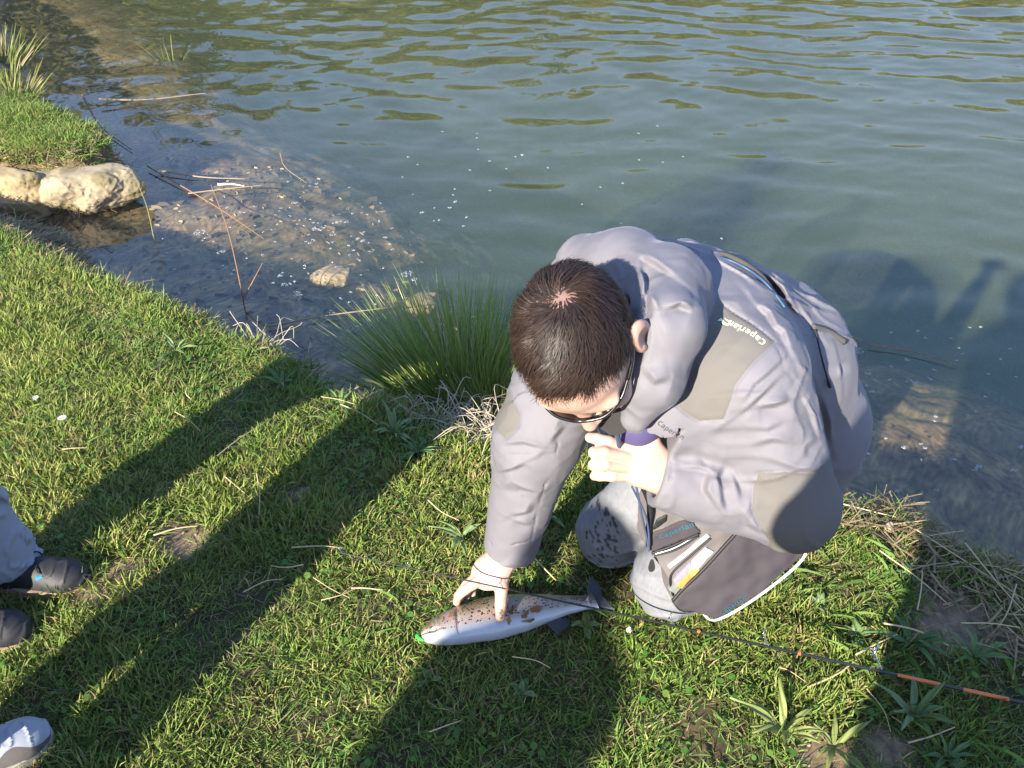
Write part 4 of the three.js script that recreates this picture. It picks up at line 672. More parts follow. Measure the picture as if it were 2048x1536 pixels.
// ---------------------------------------------------------------- fishing rod, resting on his hand
{
  const A = [-0.0217, 0.158, -1.2665], R = [1.018, 0.03, -1.0827], dir = nrm(sub(R, A)), tip = add(A, dir, -0.352), rod = thing('fishing_rod', 'thin black fishing rod with orange wraps lying across hand and grass', 'fishing rod', tip);
  const len = 2.05, yaw = V(...dir); rod.quaternion.setFromUnitVectors(V(1, 0, 0), yaw);
  const black = phys({ color: rgb(0.012, 0.011, 0.011), roughness: 0.35, clearcoat: 0.5 }), orange = phys({ color: rgb(0.6, 0.13, 0.03), roughness: 0.35, clearcoat: 0.6 }), steel = std({ color: rgb(0.6, 0.6, 0.62), roughness: 0.2, metalness: 1 }), rad = (x) => 0.0011 + 0.0026 * clamp(x / 1.35);
  const seg = (a, b, m, name, k = 1) => { const g = new THREE.CylinderGeometry(rad(b) * k, rad(a) * k, b - a, 12, 1); g.rotateZ(-Math.PI / 2); g.translate((a + b) / 2, 0, 0); return mesh(name, g, m, rod); };
  seg(0, 1.165, black, 'blank'); seg(1.165, 1.25, orange, 'wrap', 1.12); seg(1.25, 1.295, black, 'blank'); seg(1.295, 1.385, orange, 'wrap', 1.12); seg(1.385, 1.62, black, 'blank'); seg(1.62, 2.05, std({ color: rgb(0.35, 0.2, 0.1) }), 'handle', 3);
  for (const x of [0.36, 0.76, 0.965]) seg(x, x + 0.006, orange, 'wrap', 1.35);
  [[0.007, 0.0035], [0.155, 0.004], [0.352, 0.005], [0.535, 0.006], [0.708, 0.008], [0.9, 0.011], [1.125, 0.016]].forEach(([x, s], i) => {
    const g = new THREE.TorusGeometry(s, Math.max(0.0007, s * 0.1), 8, 24); g.rotateY(Math.PI / 2 - 0.35); g.translate(x - s * 0.9, rad(x) + s * 2.0, -s * 1.2);
    const o = mesh('guide', g, steel, rod);
    for (const q of [-1, 1]) mesh('guide_leg', tube([[x + s * 0.6, rad(x), 0], [x - s * 0.1, rad(x) + s * 0.7, -s * 0.5 + q * s * 0.25], [x - s * 0.9, rad(x) + s * 1.5, -s * 1.2 + q * s * 0.8]], Math.max(0.0005, s * 0.07), 5, 10), steel, o);
  });
  // fixed-spool reel under the handle
  const reel = mesh('reel', mergeGeometries([new THREE.CylinderGeometry(0.022, 0.022, 0.035, 20).rotateZ(Math.PI / 2).translate(1.7, -0.05, 0), new THREE.CylinderGeometry(0.006, 0.009, 0.05, 10).translate(1.72, -0.025, 0), new THREE.SphereGeometry(0.024, 16, 12).translate(1.735, -0.05, 0)].map((g) => g.index ? g.toNonIndexed() : g)), std({ color: rgb(0.03, 0.03, 0.035), roughness: 0.4 }), rod);
}

// ---------------------------------------------------------------- grass
function bladeInto(P, I, base, dir, len, width, bend, segs = 3, twist = 0) { // one tapering curved blade
  const up = nrm(dir), side = nrm(cross(up, [Math.cos(twist), 0.01, Math.sin(twist)])), o = P.length / 3;
  for (let k = 0; k <= segs; k++) {
    const t = k / segs, w = width * (k === segs ? 0.06 : 1 - 0.55 * t * t), p = add(add(base, up, len * t), bend, len * t * t);
    P.push(...add(p, side, -w / 2), ...add(p, side, w / 2));
    if (k < segs) { const a = o + 2 * k; I.push(a, a + 1, a + 2, a + 1, a + 3, a + 2); }
  }
}
function tuft(seed, n, rad, l0, l1, w0, w1, lean, segs = 3) {
  const r = rng(seed), P = [], I = [];
  for (let i = 0; i < n; i++) { const a = r() * 6.283, q = rad * Math.sqrt(r()), b = r() * 6.283, le = lean * Math.pow(r(), 0.6), len = lerp(l0, l1, r()); bladeInto(P, I, [q * Math.cos(a), -0.004, q * Math.sin(a)], [Math.sin(le) * Math.cos(b), Math.cos(le), Math.sin(le) * Math.sin(b)], len, lerp(w0, w1, r()), [Math.cos(b) * 0.4 * r(), -0.35 * r(), Math.sin(b) * 0.4 * r()], segs, r() * 6.283); }
  return geoOf(P, I);
}
const leafMat = (o = {}) => phys({ color: 0xffffff, roughness: 0.62, transmission: 0.3, thickness: 0, side: THREE.DoubleSide, specularIntensity: 0.5, ...o });
function scatter(name, label, cat, geo, mat, items) { // [x, y, z, turn, scale, tiltX, tiltZ, color]
  const o = new THREE.InstancedMesh(geo, mat, items.length), M = new THREE.Matrix4(), q = new THREE.Quaternion(), e = new THREE.Euler();
  items.forEach((t, i) => { e.set(t[5] || 0, t[3], t[6] || 0, 'YXZ'); q.setFromEuler(e); const s = t[4]; M.compose(V(t[0], t[1], t[2]), q, V(s, s * (t[8] || 1), s)); o.setMatrixAt(i, M); o.setColorAt(i, rgb(...t[7])); });
  o.name = numbered(name); o.userData = { label, category: cat, kind: 'stuff' }; o.castShadow = o.receiveShadow = true; scene.add(o); return o;
}
const mix3 = (a, b, t) => a.map((k, i) => lerp(k, b[i], t));
const G = { fresh: [0.095, 0.22, 0.034], mid: [0.165, 0.27, 0.046], lime: [0.28, 0.335, 0.075], yellow: [0.43, 0.37, 0.14], straw: [0.42, 0.33, 0.17], brown: [0.15, 0.09, 0.04] };
{
  const r = rng(1234), sets = [[], [], [], []], edge = [], flecks = [[], []], clover = [];
  const N = 185000;
  for (let i = 0; i < N; i++) {
    const x = lerp(-2.75, 1.75, r()), z = lerp(-5.0, -0.72, r()); if (z < -2.2 && x > 0.3) continue;
    const d = bankDist(x, z); if (d < -0.02 || (x < -2.1 && z < -3.6 && z > -4.1 && d < 0.02)) continue;
    const b = bare(x, z), L = litter(x, z, d); if (r() < b * 0.97 || r() < L * 0.6) continue;
    const p1 = fbm(x * 1.7, z * 1.7) + 0.1, p2 = noise(x * 6, z * 6), p3 = noise(x * 17 + 4, z * 17), dens = sstep(-0.75, -0.1, p2 + p3 * 0.7 + p1); if (r() > 0.25 + 0.75 * dens) continue;
    let c = mix3(G.fresh, G.mid, clamp(0.5 + p2 + 0.6 * (r() - 0.5))); c = mix3(c, G.lime, clamp(0.35 + 1.2 * p1 + 0.5 * (r() - 0.5)));
    const dry = r(); if (dry < 0.14 + 0.16 * clamp(-p2 * 2)) c = mix3(c, G.yellow, 0.4 + 0.6 * r()); if (dry > 0.935) c = mix3(G.straw, G.brown, r() * 0.7);
    const v = 0.72 + 0.5 * r();
    const near = sstep(0.22, 0.02, d);
    sets[Math.floor(r() * 4)].push([x, groundY(x, z), z, r() * 6.283, (0.75 + 0.5 * r()) * (1 + 0.35 * near + 0.35 * clamp(p2 + p1)), (r() - 0.5) * 0.4, (r() - 0.5) * 0.4, c.map((k) => k * v), 0.7 + 0.45 * clamp(0.4 + p1 + p2)]);
  }
  for (let i = 0; i < 4; i++) scatter('grass', 'short sunlit lawn grass', 'grass', tuft(50 + i, 6, 0.018, 0.016, 0.044, 0.0016, 0.0033, 1.3), leafMat(), sets[i]);
  // longer uncut grass along the lip of the bank and on the little headland
  for (let i = 0; i < 30000; i++) {
    const x = lerp(-3.0, 1.9, r()), z = lerp(-5.6, -1.2, r()), d = bankDist(x, z), head = x < -1.85 && z < -3.95; if (d < -0.05 || d > (head ? 0.5 : 0.11) || (x > -0.35 && x < 0.9 && r() < 0.7) || (x < -2.05 && z < -3.6 && z > -4.14 && d < 0.1)) continue;
    if (litter(x, z, d) > 0.5 && r() < 0.72) continue;
    const c = mix3(mix3(G.fresh, G.mid, r()), r() < 0.12 ? G.straw : G.lime, r() * 0.6), v = 0.75 + 0.45 * r();
    edge.push([x, groundY(x, z) - 0.005, z, r() * 6.283, (head ? 0.55 : 0.7) * (0.6 + 0.7 * r()), (r() - 0.5) * 0.5, (r() - 0.5) * 0.5, c.map((k) => k * v)]);
  }
  scatter('grass', 'longer grass fringing the bank edge', 'grass', tuft(61, 7, 0.016, 0.045, 0.105, 0.0018, 0.0034, 0.75, 4), leafMat(), edge);
  // flecks of dead grass and straw lying in the lawn, thick on the right-hand bank and in the inlet
  const strip = (L, w, b) => { const P = [], I = []; for (let k = 0; k <= 3; k++) { const t = k / 3 - 0.5; P.push(t * L, 0.002 + b * (0.25 - t * t), -w / 2 + b * t, t * L, 0.002 + b * (0.25 - t * t), w / 2 + b * t); } for (let k = 0; k < 3; k++) { const a = 2 * k; I.push(a, a + 1, a + 2, a + 1, a + 3, a + 2); } return geoOf(P, I); };
  for (let i = 0; i < 60000; i++) {
    const x = lerp(-2.85, 1.8, r()), z = lerp(-4.5, -0.75, r()), d = bankDist(x, z); if (d < -0.5) continue;
    const inlet = x < -1.45 && d < 0.03 && d > -0.42 && z < -2.7 && z > -4.12, L = inlet ? 1 : litter(x, z, d); if (!inlet && d < -0.14) continue; const y = groundY(x, z); if (y < WATER) continue;
    if (r() > (L > 0.3 ? 0.9 : 0.16 + 0.25 * bare(x, z))) continue;
    const c = mix3(mix3(G.straw, [0.24, 0.16, 0.075], Math.sqrt(r())), G.brown, r() < 0.5 ? r() : 0), v = inlet ? 0.5 + 0.4 * r() : 0.6 + 0.5 * r();
    flecks[Math.floor(r() * 2)].push([x, y + 0.006 + 0.02 * r() * (L > 0.3 ? 1.2 : 0.9), z, r() * 6.283, (L > 0.3 ? 1.5 : 0.55) * (0.5 + r()), (r() - 0.5) * 0.6, (r() - 0.5) * 0.6, c.map((k) => k * v)]);
  }
  for (let i = 0; i < 16000; i++) { const x = lerp(-2.9, -1.35, r()), z = lerp(-4.15, -2.75, r()), d = bankDist(x, z), y = groundY(x, z); if (d > 0.02 || d < -0.5 || y < WATER - 0.01) continue; const c = mix3(G.straw, G.brown, Math.sqrt(r()) * 0.8), v = 0.5 + 0.5 * r(); flecks[i % 2].push([x, y + 0.01 + 0.03 * r(), z, r() * 6.283, 1.2 + 1.6 * r(), (r() - 0.5) * 0.9, (r() - 0.5) * 0.9, c.map((k) => k * v)]); }
  scatter('dead_grass', 'fine flecks of dry grass lying on lawn and bank', 'dead grass', strip(0.055, 0.0017, 0.009), std({ roughness: 0.9, side: THREE.DoubleSide }), flecks[0]);
  scatter('dead_grass', 'short dry straw bits lying on lawn and bank', 'dead grass', strip(0.034, 0.0024, -0.007), std({ roughness: 0.9, side: THREE.DoubleSide }), flecks[1]);
  // small round clover and moss leaves close to the soil
  const disc = new THREE.CircleGeometry(0.007, 7); disc.rotateX(-Math.PI / 2);
  for (let i = 0; i < 9000; i++) { const x = lerp(-2.2, 1.6, r()), z = lerp(-3.3, -0.8, r()), d = bankDist(x, z); if (d < 0.02 || bare(x, z) > 0.3 || litter(x, z, d) > 0.4 || noise(x * 4 + 9, z * 4) < -0.02) continue; clover.push([x, groundY(x, z) + 0.008 + 0.014 * r(), z, r() * 6.28, 0.5 + 0.7 * r(), (r() - 0.5) * 0.9, (r() - 0.5) * 0.9, mix3(G.fresh, G.mid, r()).map((k) => k * (0.55 + 0.35 * r()))]); }
  scatter('clover', 'tiny round clover leaves low in the lawn', 'clover', disc, leafMat(), clover);
  // single broad blades of dock and plantain scattered through the sward
  { const P = [], I = []; bladeInto(P, I, [0, 0, 0], [0.55, 0.8, 0], 0.07, 0.011, [0.5, -0.5, 0], 5, 1.57); const bl = [];
    for (let i = 0; i < 5200; i++) { const x = lerp(-1.9, 1.5, r()), z = lerp(-3.0, -0.8, r()), d = bankDist(x, z), right = sstep(0.5, 0.8, x) * sstep(-1.65, -1.45, z), L = litter(x, z, d); if (d < 0.01 || bare(x, z) > 0.4 || r() > 0.09 + 0.75 * right * (1 - 0.6 * L) + 0.2 * clamp(noise(x * 3 + 2, z * 3))) continue; const c = mix3(mix3(G.fresh, G.mid, r()), [0.2, 0.3, 0.11], 0.5 * r()), v = 0.75 + 0.4 * r(); bl.push([x, groundY(x, z), z, r() * 6.28, (0.5 + 0.75 * r()) * (0.75 + 0.35 * right), (r() - 0.5) * 0.6, (r() - 0.5) * 0.6, c.map((k) => k * v)]); }
    scatter('weed_leaves', 'broad green weed leaves scattered through the lawn', 'weeds', geoOf(P, I), leafMat({ roughness: 0.5 }), bl); }
  // crumbs of soil on the bare spots and the trodden bank
  const crumbs = []; for (let i = 0; i < 5200; i++) { const x = lerp(-1.3, 1.6, r()), z = lerp(-2.0, -0.8, r()), d = bankDist(x, z); if (d < -0.12 || (bare(x, z) < 0.15 && litter(x, z, d) < 0.5)) continue; const v = 0.6 + 0.7 * r(); crumbs.push([x, groundY(x, z) + 0.001, z, r() * 6.28, 0.3 + 1.1 * r() * r(), r(), r(), [0.27 * v, 0.19 * v, 0.12 * v]]); }
  scatter('soil_crumbs', 'crumbs of dry brown soil on the trodden spots', 'soil', new THREE.IcosahedronGeometry(0.005, 0), std({ roughness: 1, flatShading: true }), crumbs);
}
// ---------------------------------------------------------------- plantain and other broad-leaved weeds
{
  const leafGeo = (L, W, arch, wav) => { const P = [], I = [], n = 8; for (let k = 0; k <= n; k++) { const t = k / n, w = W * Math.pow(Math.sin(Math.PI * Math.pow(clamp(t * 0.97 + 0.02), 0.8)), 0.9) + 0.0012, y = arch * Math.sin(t * 2.2) - 0.25 * arch * t * t; for (const s of [-1, -0.5, 0, 0.5, 1]) P.push(t * L, y + Math.abs(s) * w * 0.16 + 0.0012 * Math.sin(t * 9 + s * 4) * wav, s * w); } for (let k = 0; k < n; k++) for (let j = 0; j < 4; j++) { const a = k * 5 + j; I.push(a, a + 1, a + 5, a + 1, a + 6, a + 5); } return geoOf(P, I); };
  const narrow = [leafGeo(0.10, 0.0062, 0.026, 1.5), leafGeo(0.12, 0.0075, 0.022, 2), leafGeo(0.08, 0.0068, 0.02, 1.5)], broad = [leafGeo(0.062, 0.011, 0.014, 2), leafGeo(0.05, 0.0095, 0.012, 2.5)];
  const mats = [[0.09, 0.16, 0.05], [0.13, 0.2, 0.065], [0.18, 0.25, 0.10], [0.22, 0.26, 0.075]].map((c) => leafMat({ color: rgb(...c), roughness: 0.5, transmission: 0.22 }));
  const r = rng(888);
  const kinds = [
    // x, z, leaves, scale, geometry, label
    [-1.07, -2.39, 9, 0.95, narrow, 'grey green plantain rosette on the sunlit bank above the inlet'],
    [-0.84, -2.40, 12, 0.9, narrow, 'pale plantain rosette beside the bleached roots at the bank edge'],
    [-0.70, -2.23, 11, 0.85, narrow, 'plantain rosette where the longest shadow begins at the bank edge'],
    [-0.51, -2.13, 10, 0.95, narrow, 'shaded plantain beside the long straw stalk'],
    [-0.33, -1.98, 16, 1.1, narrow, 'large dark bluish plantain between the two shadows'],
    [-0.26, -1.90, 11, 0.95, narrow, 'spreading plantain beside the large dark bluish one'],
    [-0.39, -1.87, 8, 0.8, broad, 'small yellow green weed at the foot of the dark plantain'],
    [-0.12, -1.55, 14, 0.95, narrow, 'upright plantain beside the kneeling person\'s sleeve cuff'],
    [0.09, -1.63, 10, 0.8, narrow, 'shaded weed between the reaching arm and the wet knee'],
    [0.04, -1.50, 9, 0.9, broad, 'shaded broad weed behind the trout\'s back'],
    [0.16, -1.29, 8, 0.9, broad, 'broad weed in shade at the trout\'s tail'],
    [0.69, -1.35, 13, 0.85, broad, 'bright broad weed beside the bag\'s white corner'],
    [0.62, -1.42, 7, 0.9, broad, 'bright weed with a standing leaf against the bag'],
    [0.75, -1.27, 10, 0.9, broad, 'yellowish weed between bag and rod'],
    [0.53, -1.03, 13, 1.05, narrow, 'tall pale plantain in the sun near the rod'],
    [0.62, -1.0, 10, 0.95, narrow, 'second pale plantain leaning beside the tall one'],
    [0.86, -1.25, 11, 1.0, narrow, 'shaded plantain under the rod\'s largest ring'],
    [0.98, -1.21, 12, 1.0, narrow, 'shaded plantain beyond the rod\'s orange wraps'],
    [0.8, -1.07, 10, 1.0, narrow, 'dark plantain in the photographer\'s shadow'],
    [0.93, -1.45, 9, 0.8, broad, 'small weed at the border of the dry straw'],
    [0.02, -1.13, 7, 0.7, broad, 'flat weed lying below the trout\'s belly'],
    [-0.17, -1.15, 6, 0.7, broad, 'flat yellowish weed by the trout\'s chin'],
    [0.83, -0.98, 10, 0.9, narrow, 'shaded plantain beside the trodden soil'],
    [1.02, -1.70, 5, 0.8, narrow, 'upright leaves at the water\'s edge beside the lit straw'],
  ];
  for (const [x, z, n, s, geos, label] of kinds) { const tone = label.includes('pale') ? 3 : Math.floor(r() * 3);
    const w = thing('plantain', label, 'weed', [x, groundY(x, z) + 0.004, z], 0, 'broad-leaved weeds in the lawn');
    for (let i = 0; i < n; i++) { const o = mesh('leaf', geos[Math.floor(r() * geos.length)], mats[clamp(tone + (r() < 0.25 ? 1 : 0), 0, 3)], w), k = s * 0.84 * (0.5 + 0.65 * r()); o.rotation.set(0, i / n * 6.283 + (r() - 0.5) * 1.6, 0.1 + 0.85 * r() * r() - (geos === broad ? 0.1 : 0), 'YXZ'); o.scale.setScalar(k); }
  }
  // loose straw stalks one can pick out
  const straw = [[-0.564, -2.14, -0.441, -2.096], [-0.747, -1.761, -0.666, -1.695], [-0.662, -1.761, -0.627, -1.623], [-0.857, -1.537, -0.768, -1.584], [-0.787, -1.84, -0.70, -1.99], [-0.959, -2.157, -0.93, -2.10], [-0.96, -2.037, -0.866, -1.957], [-0.52, -1.50, -0.397, -1.513], [-0.45, -1.40, -0.36, -1.345], [-0.48, -1.44, -0.56, -1.45], [-0.60, -1.36, -0.52, -1.40], [-0.36, -1.37, -0.29, -1.375], [-0.42, -1.33, -0.35, -1.37], [0.0, -1.19, 0.08, -1.17], [0.55, -1.165, 0.60, -1.13], [0.60, -1.125, 0.72, -1.19], [0.72, -1.20, 0.83, -1.26], [0.8, -1.28, 0.93, -1.23], [0.98, -1.29, 1.1, -1.275], [0.9, -1.33, 0.95, -1.44], [0.72, -1.12, 0.74, -1.03], [-0.21, -1.66, -0.13, -1.60], [0.76, -1.0, 0.86, -1.03], [-0.16, -1.02, -0.1, -1.05], [0.05, -1.46, 0.1, -1.40], [-1.2, -1.85, -1.14, -1.86], [-0.5, -2.1, -0.38, -2.0], [1.0, -1.6, 1.2, -1.35], [1.05, -1.5, 1.25, -1.45], [0.95, -1.55, 1.12, -1.6], [1.1, -1.55, 1.16, -1.3], [0.9, -1.62, 1.05, -1.64], [0.85, -1.7, 1.0, -1.66], [1.15, -1.4, 1.02, -1.25], [0.87, -1.5, 0.98, -1.35], [1.2, -1.3, 1.05, -1.18]];
  const rs = rng(4); straw.forEach(([x0, z0, x1, z1], i) => {
    const c = [(x0 + x1) / 2, (z0 + z1) / 2], y = groundY(...c) + 0.022 + 0.012 * rs(), lift = 0.012 * (rs() - 0.3), w = 0.0011 + 0.0012 * rs(), k = [(rs() - 0.5) * 0.02, (rs() - 0.5) * 0.02], v = 0.8 + 0.4 * rs();
    single('straw_stalk', tube([[x0 - c[0], lift, z0 - c[1]], [k[0], 0.003, k[1]], [x1 - c[0], -lift, z1 - c[1]]], (t) => w * (1 - 0.4 * t), 5, 10), std({ color: rgb(0.5 * v, 0.39 * v, 0.21 * v), roughness: 0.7 }), c[0] > 0.84 ? 'dry straw stalk on the strawy bank beside the water' : 'loose dry straw stalk lying on the grass', 'straw', [c[0], y, c[1]], c[0] > 0.84 ? 'straw stalks on the dry bank' : 'straw stalks on the lawn');
  });
  // daisies
  for (const [x, z, label] of [[-1.363, -2.071, 'closed white daisy in the open lawn'], [-1.254, -1.985, 'open white daisy with a yellow eye in the lawn']]) {
    const d = thing('daisy', label, 'flower', [x, groundY(x, z) + 0.03, z]), pg = new THREE.SphereGeometry(0.0055, 8, 5); pg.scale(1, 0.18, 0.42); pg.translate(0.0075, 0, 0);
    for (let i = 0; i < 12; i++) { const p = mesh('petal', pg, std({ color: rgb(0.75, 0.74, 0.74) }), d); p.rotation.set(0, i / 12 * 6.283, label[0] === 'c' ? 0.9 : 0.2, 'YXZ'); }
    const e = mesh('eye', new THREE.SphereGeometry(0.004, 10, 6), std({ color: rgb(0.6, 0.4, 0.03) }), d); e.scale.y = 0.5; e.position.y = 0.002; mesh('stem', tube([[0, 0, 0], [0.003, -0.015, 0.002], [0, -0.032, 0]], 0.0009, 5, 6), mats[1], d);
  }
  // small white pebble on the line near the bag
  const pb = new THREE.IcosahedronGeometry(0.006, 2); { const p = pb.attributes.position; for (let i = 0; i < p.count; i++) { const k = 1 + 0.5 * noise(p.getX(i) * 130, p.getY(i) * 130, p.getZ(i) * 130); p.setXYZ(i, p.getX(i) * k, p.getY(i) * k * 1.2, p.getZ(i) * k); } pb.computeVertexNormals(); }
  single('pebble', pb, std({ color: rgb(0.75, 0.72, 0.68) }), 'small white pebble in the grass under the rod', 'pebble', [0.253, groundY(0.253, -1.26) + 0.03, -1.265]);
  single('pebble', pb, std({ color: rgb(0.38, 0.29, 0.2) }), 'brown pebble on the straw bank', 'pebble', [0.945, groundY(0.945, -1.62) + 0.012, -1.62]).scale.setScalar(2.2);
}

// ---------------------------------------------------------------- the bystanders: their shoes show, the rest casts the long shadows
function shoe(parent, ankle, toe, upM, soleM, extra) {
  const dir = nrm([toe[0] - ankle[0], 0, toe[2] - ankle[2]]), side = cross([0, 1, 0], dir), L = Math.hypot(toe[0] - ankle[0], toe[2] - ankle[2]) + 0.07, g = new THREE.Group();
  const l2w = (f, u, s) => [ankle[0] + dir[0] * f + side[0] * s, u, ankle[2] + dir[2] * f + side[2] * s];
  const T = L - 0.07, heel = -0.06;
  const loc = (x, y, z) => { const p = [x - ankle[0], y, z - ankle[2]]; return [dot(p, dir), y, dot(p, side)]; };
  const w = (f) => 0.036 + 0.012 * sstep(0, 0.12, f) - 0.004 * sstep(-0.02, -0.06, f);
  const upper = nets((x, y, z) => { const [f, u, s] = loc(x, y, z); let d = ell(f - (T + heel) / 2 - 0.0, u - 0.02, s, (T - heel) / 2, 0.055, w(f)); d = smin(d, ell(f - T + 0.045, u - 0.028, s, 0.046, 0.034, 0.043), 0.02); d = smin(d, cone(f, u, s, [0.0, 0.03, 0], [-0.005, 0.095, 0], 0.038, 0.036), 0.035); d = smax(d, 0.018 - u, 0.006); d += 0.0045 * folds(f, u, s, [0.1, 0.1, 1], 24, 2, 4); if (extra) d = extra(d, f, u, s, T); return d; }, [ankle[0] - 0.3, 0.0, ankle[2] - 0.3], [ankle[0] + 0.3, 0.16, ankle[2] + 0.3], 0.0045);
  const sole = nets((x, y, z) => { const [f, u, s] = loc(x, y, z); const q = ell(f - (T + heel) / 2, 0, s, (T - heel) / 2 + 0.005, 1, w(f) + 0.006), d2 = Math.max(q, Math.abs(u - 0.013) - 0.011); return d2 - 0.002; }, [ankle[0] - 0.3, -0.01, ankle[2] - 0.3], [ankle[0] + 0.3, 0.05, ankle[2] + 0.3], 0.0045, 2.5);
  const b = parent.userData.base, o = mesh('shoe', shift(upper, b), upM, parent); mesh('sole', shift(sole, b), soleM, o);
  const lace = tube([0.05, 0.075, 0.1].flatMap((f, i) => [[f, 0.075 - (f - 0.05) * 0.25, i % 2 ? 0.024 : -0.024], [f + 0.012, 0.079 - (f - 0.05) * 0.25, i % 2 ? -0.024 : 0.024]]).map((p) => sub(l2w(...p), b)), 0.0022, 5, 40); mesh('lace', lace, soleM.userData.lace || soleM, o);
  return o;
}
function bystander(label, q) { // q: joints in world metres
  const base = [q.hip[0], 0, q.hip[2]], p = thing('person', label, 'person', base), B = (g) => shift(g, base); p.userData.base = base;
  const f = nrm([q.face[0], 0, q.face[1]]), lat = cross([0, 1, 0], f), at = (o, l, u, fw) => add(add(add(o, lat, l), [0, 1, 0], u), f, fw);
  const hl_ = at(q.hip, 0.09, 0, 0), hr_ = at(q.hip, -0.09, 0, 0), cell = q.cell || 0.012, box = (a, e) => [a.map((_, i) => Math.min(...e.map((v) => v[i])) - 0.2), a.map((_, i) => Math.max(...e.map((v) => v[i])) + 0.2)];
  const leg = (x, y, z, h, k, a) => smin(cone(x, y, z, h, k, q.thigh || 0.092, q.knee || 0.072), cone(x, y, z, k, a, q.knee || 0.072, q.cuff || 0.066), 0.03);
  const tro = (x, y, z) => { let d = smin(smin(leg(x, y, z, hl_, q.kl, q.al), leg(x, y, z, hr_, q.kr, q.ar), 0.02), flat(x, y, z, q.hip, at(q.hip, 0, 0.1, 0), lat, 0.17, 0.12), 0.04); d += 0.015 * folds(x, y, z, [0.35, 0.3, 0.88], 13, 2.2, 31); return Math.max(d, 0.055 - y); };
  const [l1, h1] = box(q.hip, [q.hip, q.al, q.ar, q.kl, q.kr]); l1[1] = 0.02;
  mesh('trousers', B(nets(tro, l1, h1, cell)), q.trousers, p);
  const sh = at(q.hip, 0, q.up || 0.5, q.leanF || 0.02), w_ = q.w || 1, sl = at(sh, 0.18 * w_, -0.02, 0), sr = at(sh, -0.18 * w_, -0.02, 0);
  const top = (x, y, z) => { let d = smin(flat(x, y, z, q.hip, sh, lat, 0.18 * w_, 0.125, 0.2 * w_, 0.12), smin(smin(cone(x, y, z, sl, q.el, 0.075, 0.06), cone(x, y, z, q.el, q.hl, 0.058, 0.045), 0.02), smin(cone(x, y, z, sr, q.er, 0.075, 0.06), cone(x, y, z, q.er, q.hr, 0.058, 0.045), 0.02), 0.02), 0.03); return d + 0.006 * folds(x, y, z, [0.2, 0.9, 0.2], 9, 2.5, 41); };
  const [l2, h2] = box(q.hip, [q.hip, sh, q.el, q.er, q.hl, q.hr]);
  mesh('jacket', B(nets(top, l2, h2, cell + 0.002)), q.jacket, p);
  const hc = at(sh, 0, 0.21, 0.03), hd = (x, y, z) => { const v = sub([x, y, z], hc), s = dot(v, lat), ff = dot(v, f), u = v[1] * 1; return headLocal(s, ff, u); };
  const hand = (h, e) => { const d = nrm(sub(h, e)), s = nrm(cross(d, [0.2, 0.3, 1])), pc = add(h, d, 0.05); return (x, y, z) => { let v = smin(cone(x, y, z, h, pc, 0.028, 0.034), 9, 0.01); for (let i = 0; i < 4; i++) { const b = add(add(pc, s, (i - 1.5) * 0.018), d, 0.02); v = smin(v, chain(x, y, z, [b, add(b, d, 0.04 - 0.004 * Math.abs(i - 1)), add(add(b, d, 0.06), cross(s, d), 0.02)], [0.0095, 0.0088, 0.0078], 0.004), 0.006); } return smin(v, chain(x, y, z, [h, add(add(h, s, 0.035), d, 0.035), add(add(h, s, 0.045), d, 0.07)], [0.014, 0.012, 0.009], 0.004), 0.012); }; };
  const parts = [nets(hd, add(hc, [-0.16, -0.16, -0.16]), add(hc, [0.16, 0.16, 0.16]), 0.005), nets((x, y, z) => cone(x, y, z, sh, at(hc, 0, -0.06, -0.02), 0.06, 0.052), add(sh, [-0.12, -0.1, -0.12]), add(hc, [0.12, 0.1, 0.12]), 0.012)];
  for (const [h, e] of [[q.hl, q.el], [q.hr, q.er]]) parts.push(nets(hand(h, e), add(h, [-0.16, -0.16, -0.16]), add(h, [0.16, 0.16, 0.16]), 0.004));
  mesh('body', B(mergeGeometries(parts.map((g) => paint(g, (x, y, z) => skinTone(x, y, z))))), q.skin || phys({ vertexColors: true, roughness: 0.55 }), p);
  const hg = nets((x, y, z) => { const v = sub([x, y, z], hc), s = dot(v, lat), ff = dot(v, f); return smax(cranium(s, ff, v[1]) - 0.012 + 0.004 * noise(x * 60, y * 60, z * 60), Math.max(ff - 0.07, -v[1] - 0.02 - (ff < 0 ? 0.05 : 0)), 0.01); }, add(hc, [-0.14, -0.14, -0.14]), add(hc, [0.14, 0.14, 0.14]), 0.006);
  mesh('hair', B(hg), std({ color: rgb(0.03, 0.02, 0.015) }), p);
  p.userData = { label, category: 'person', base }; return p;
}
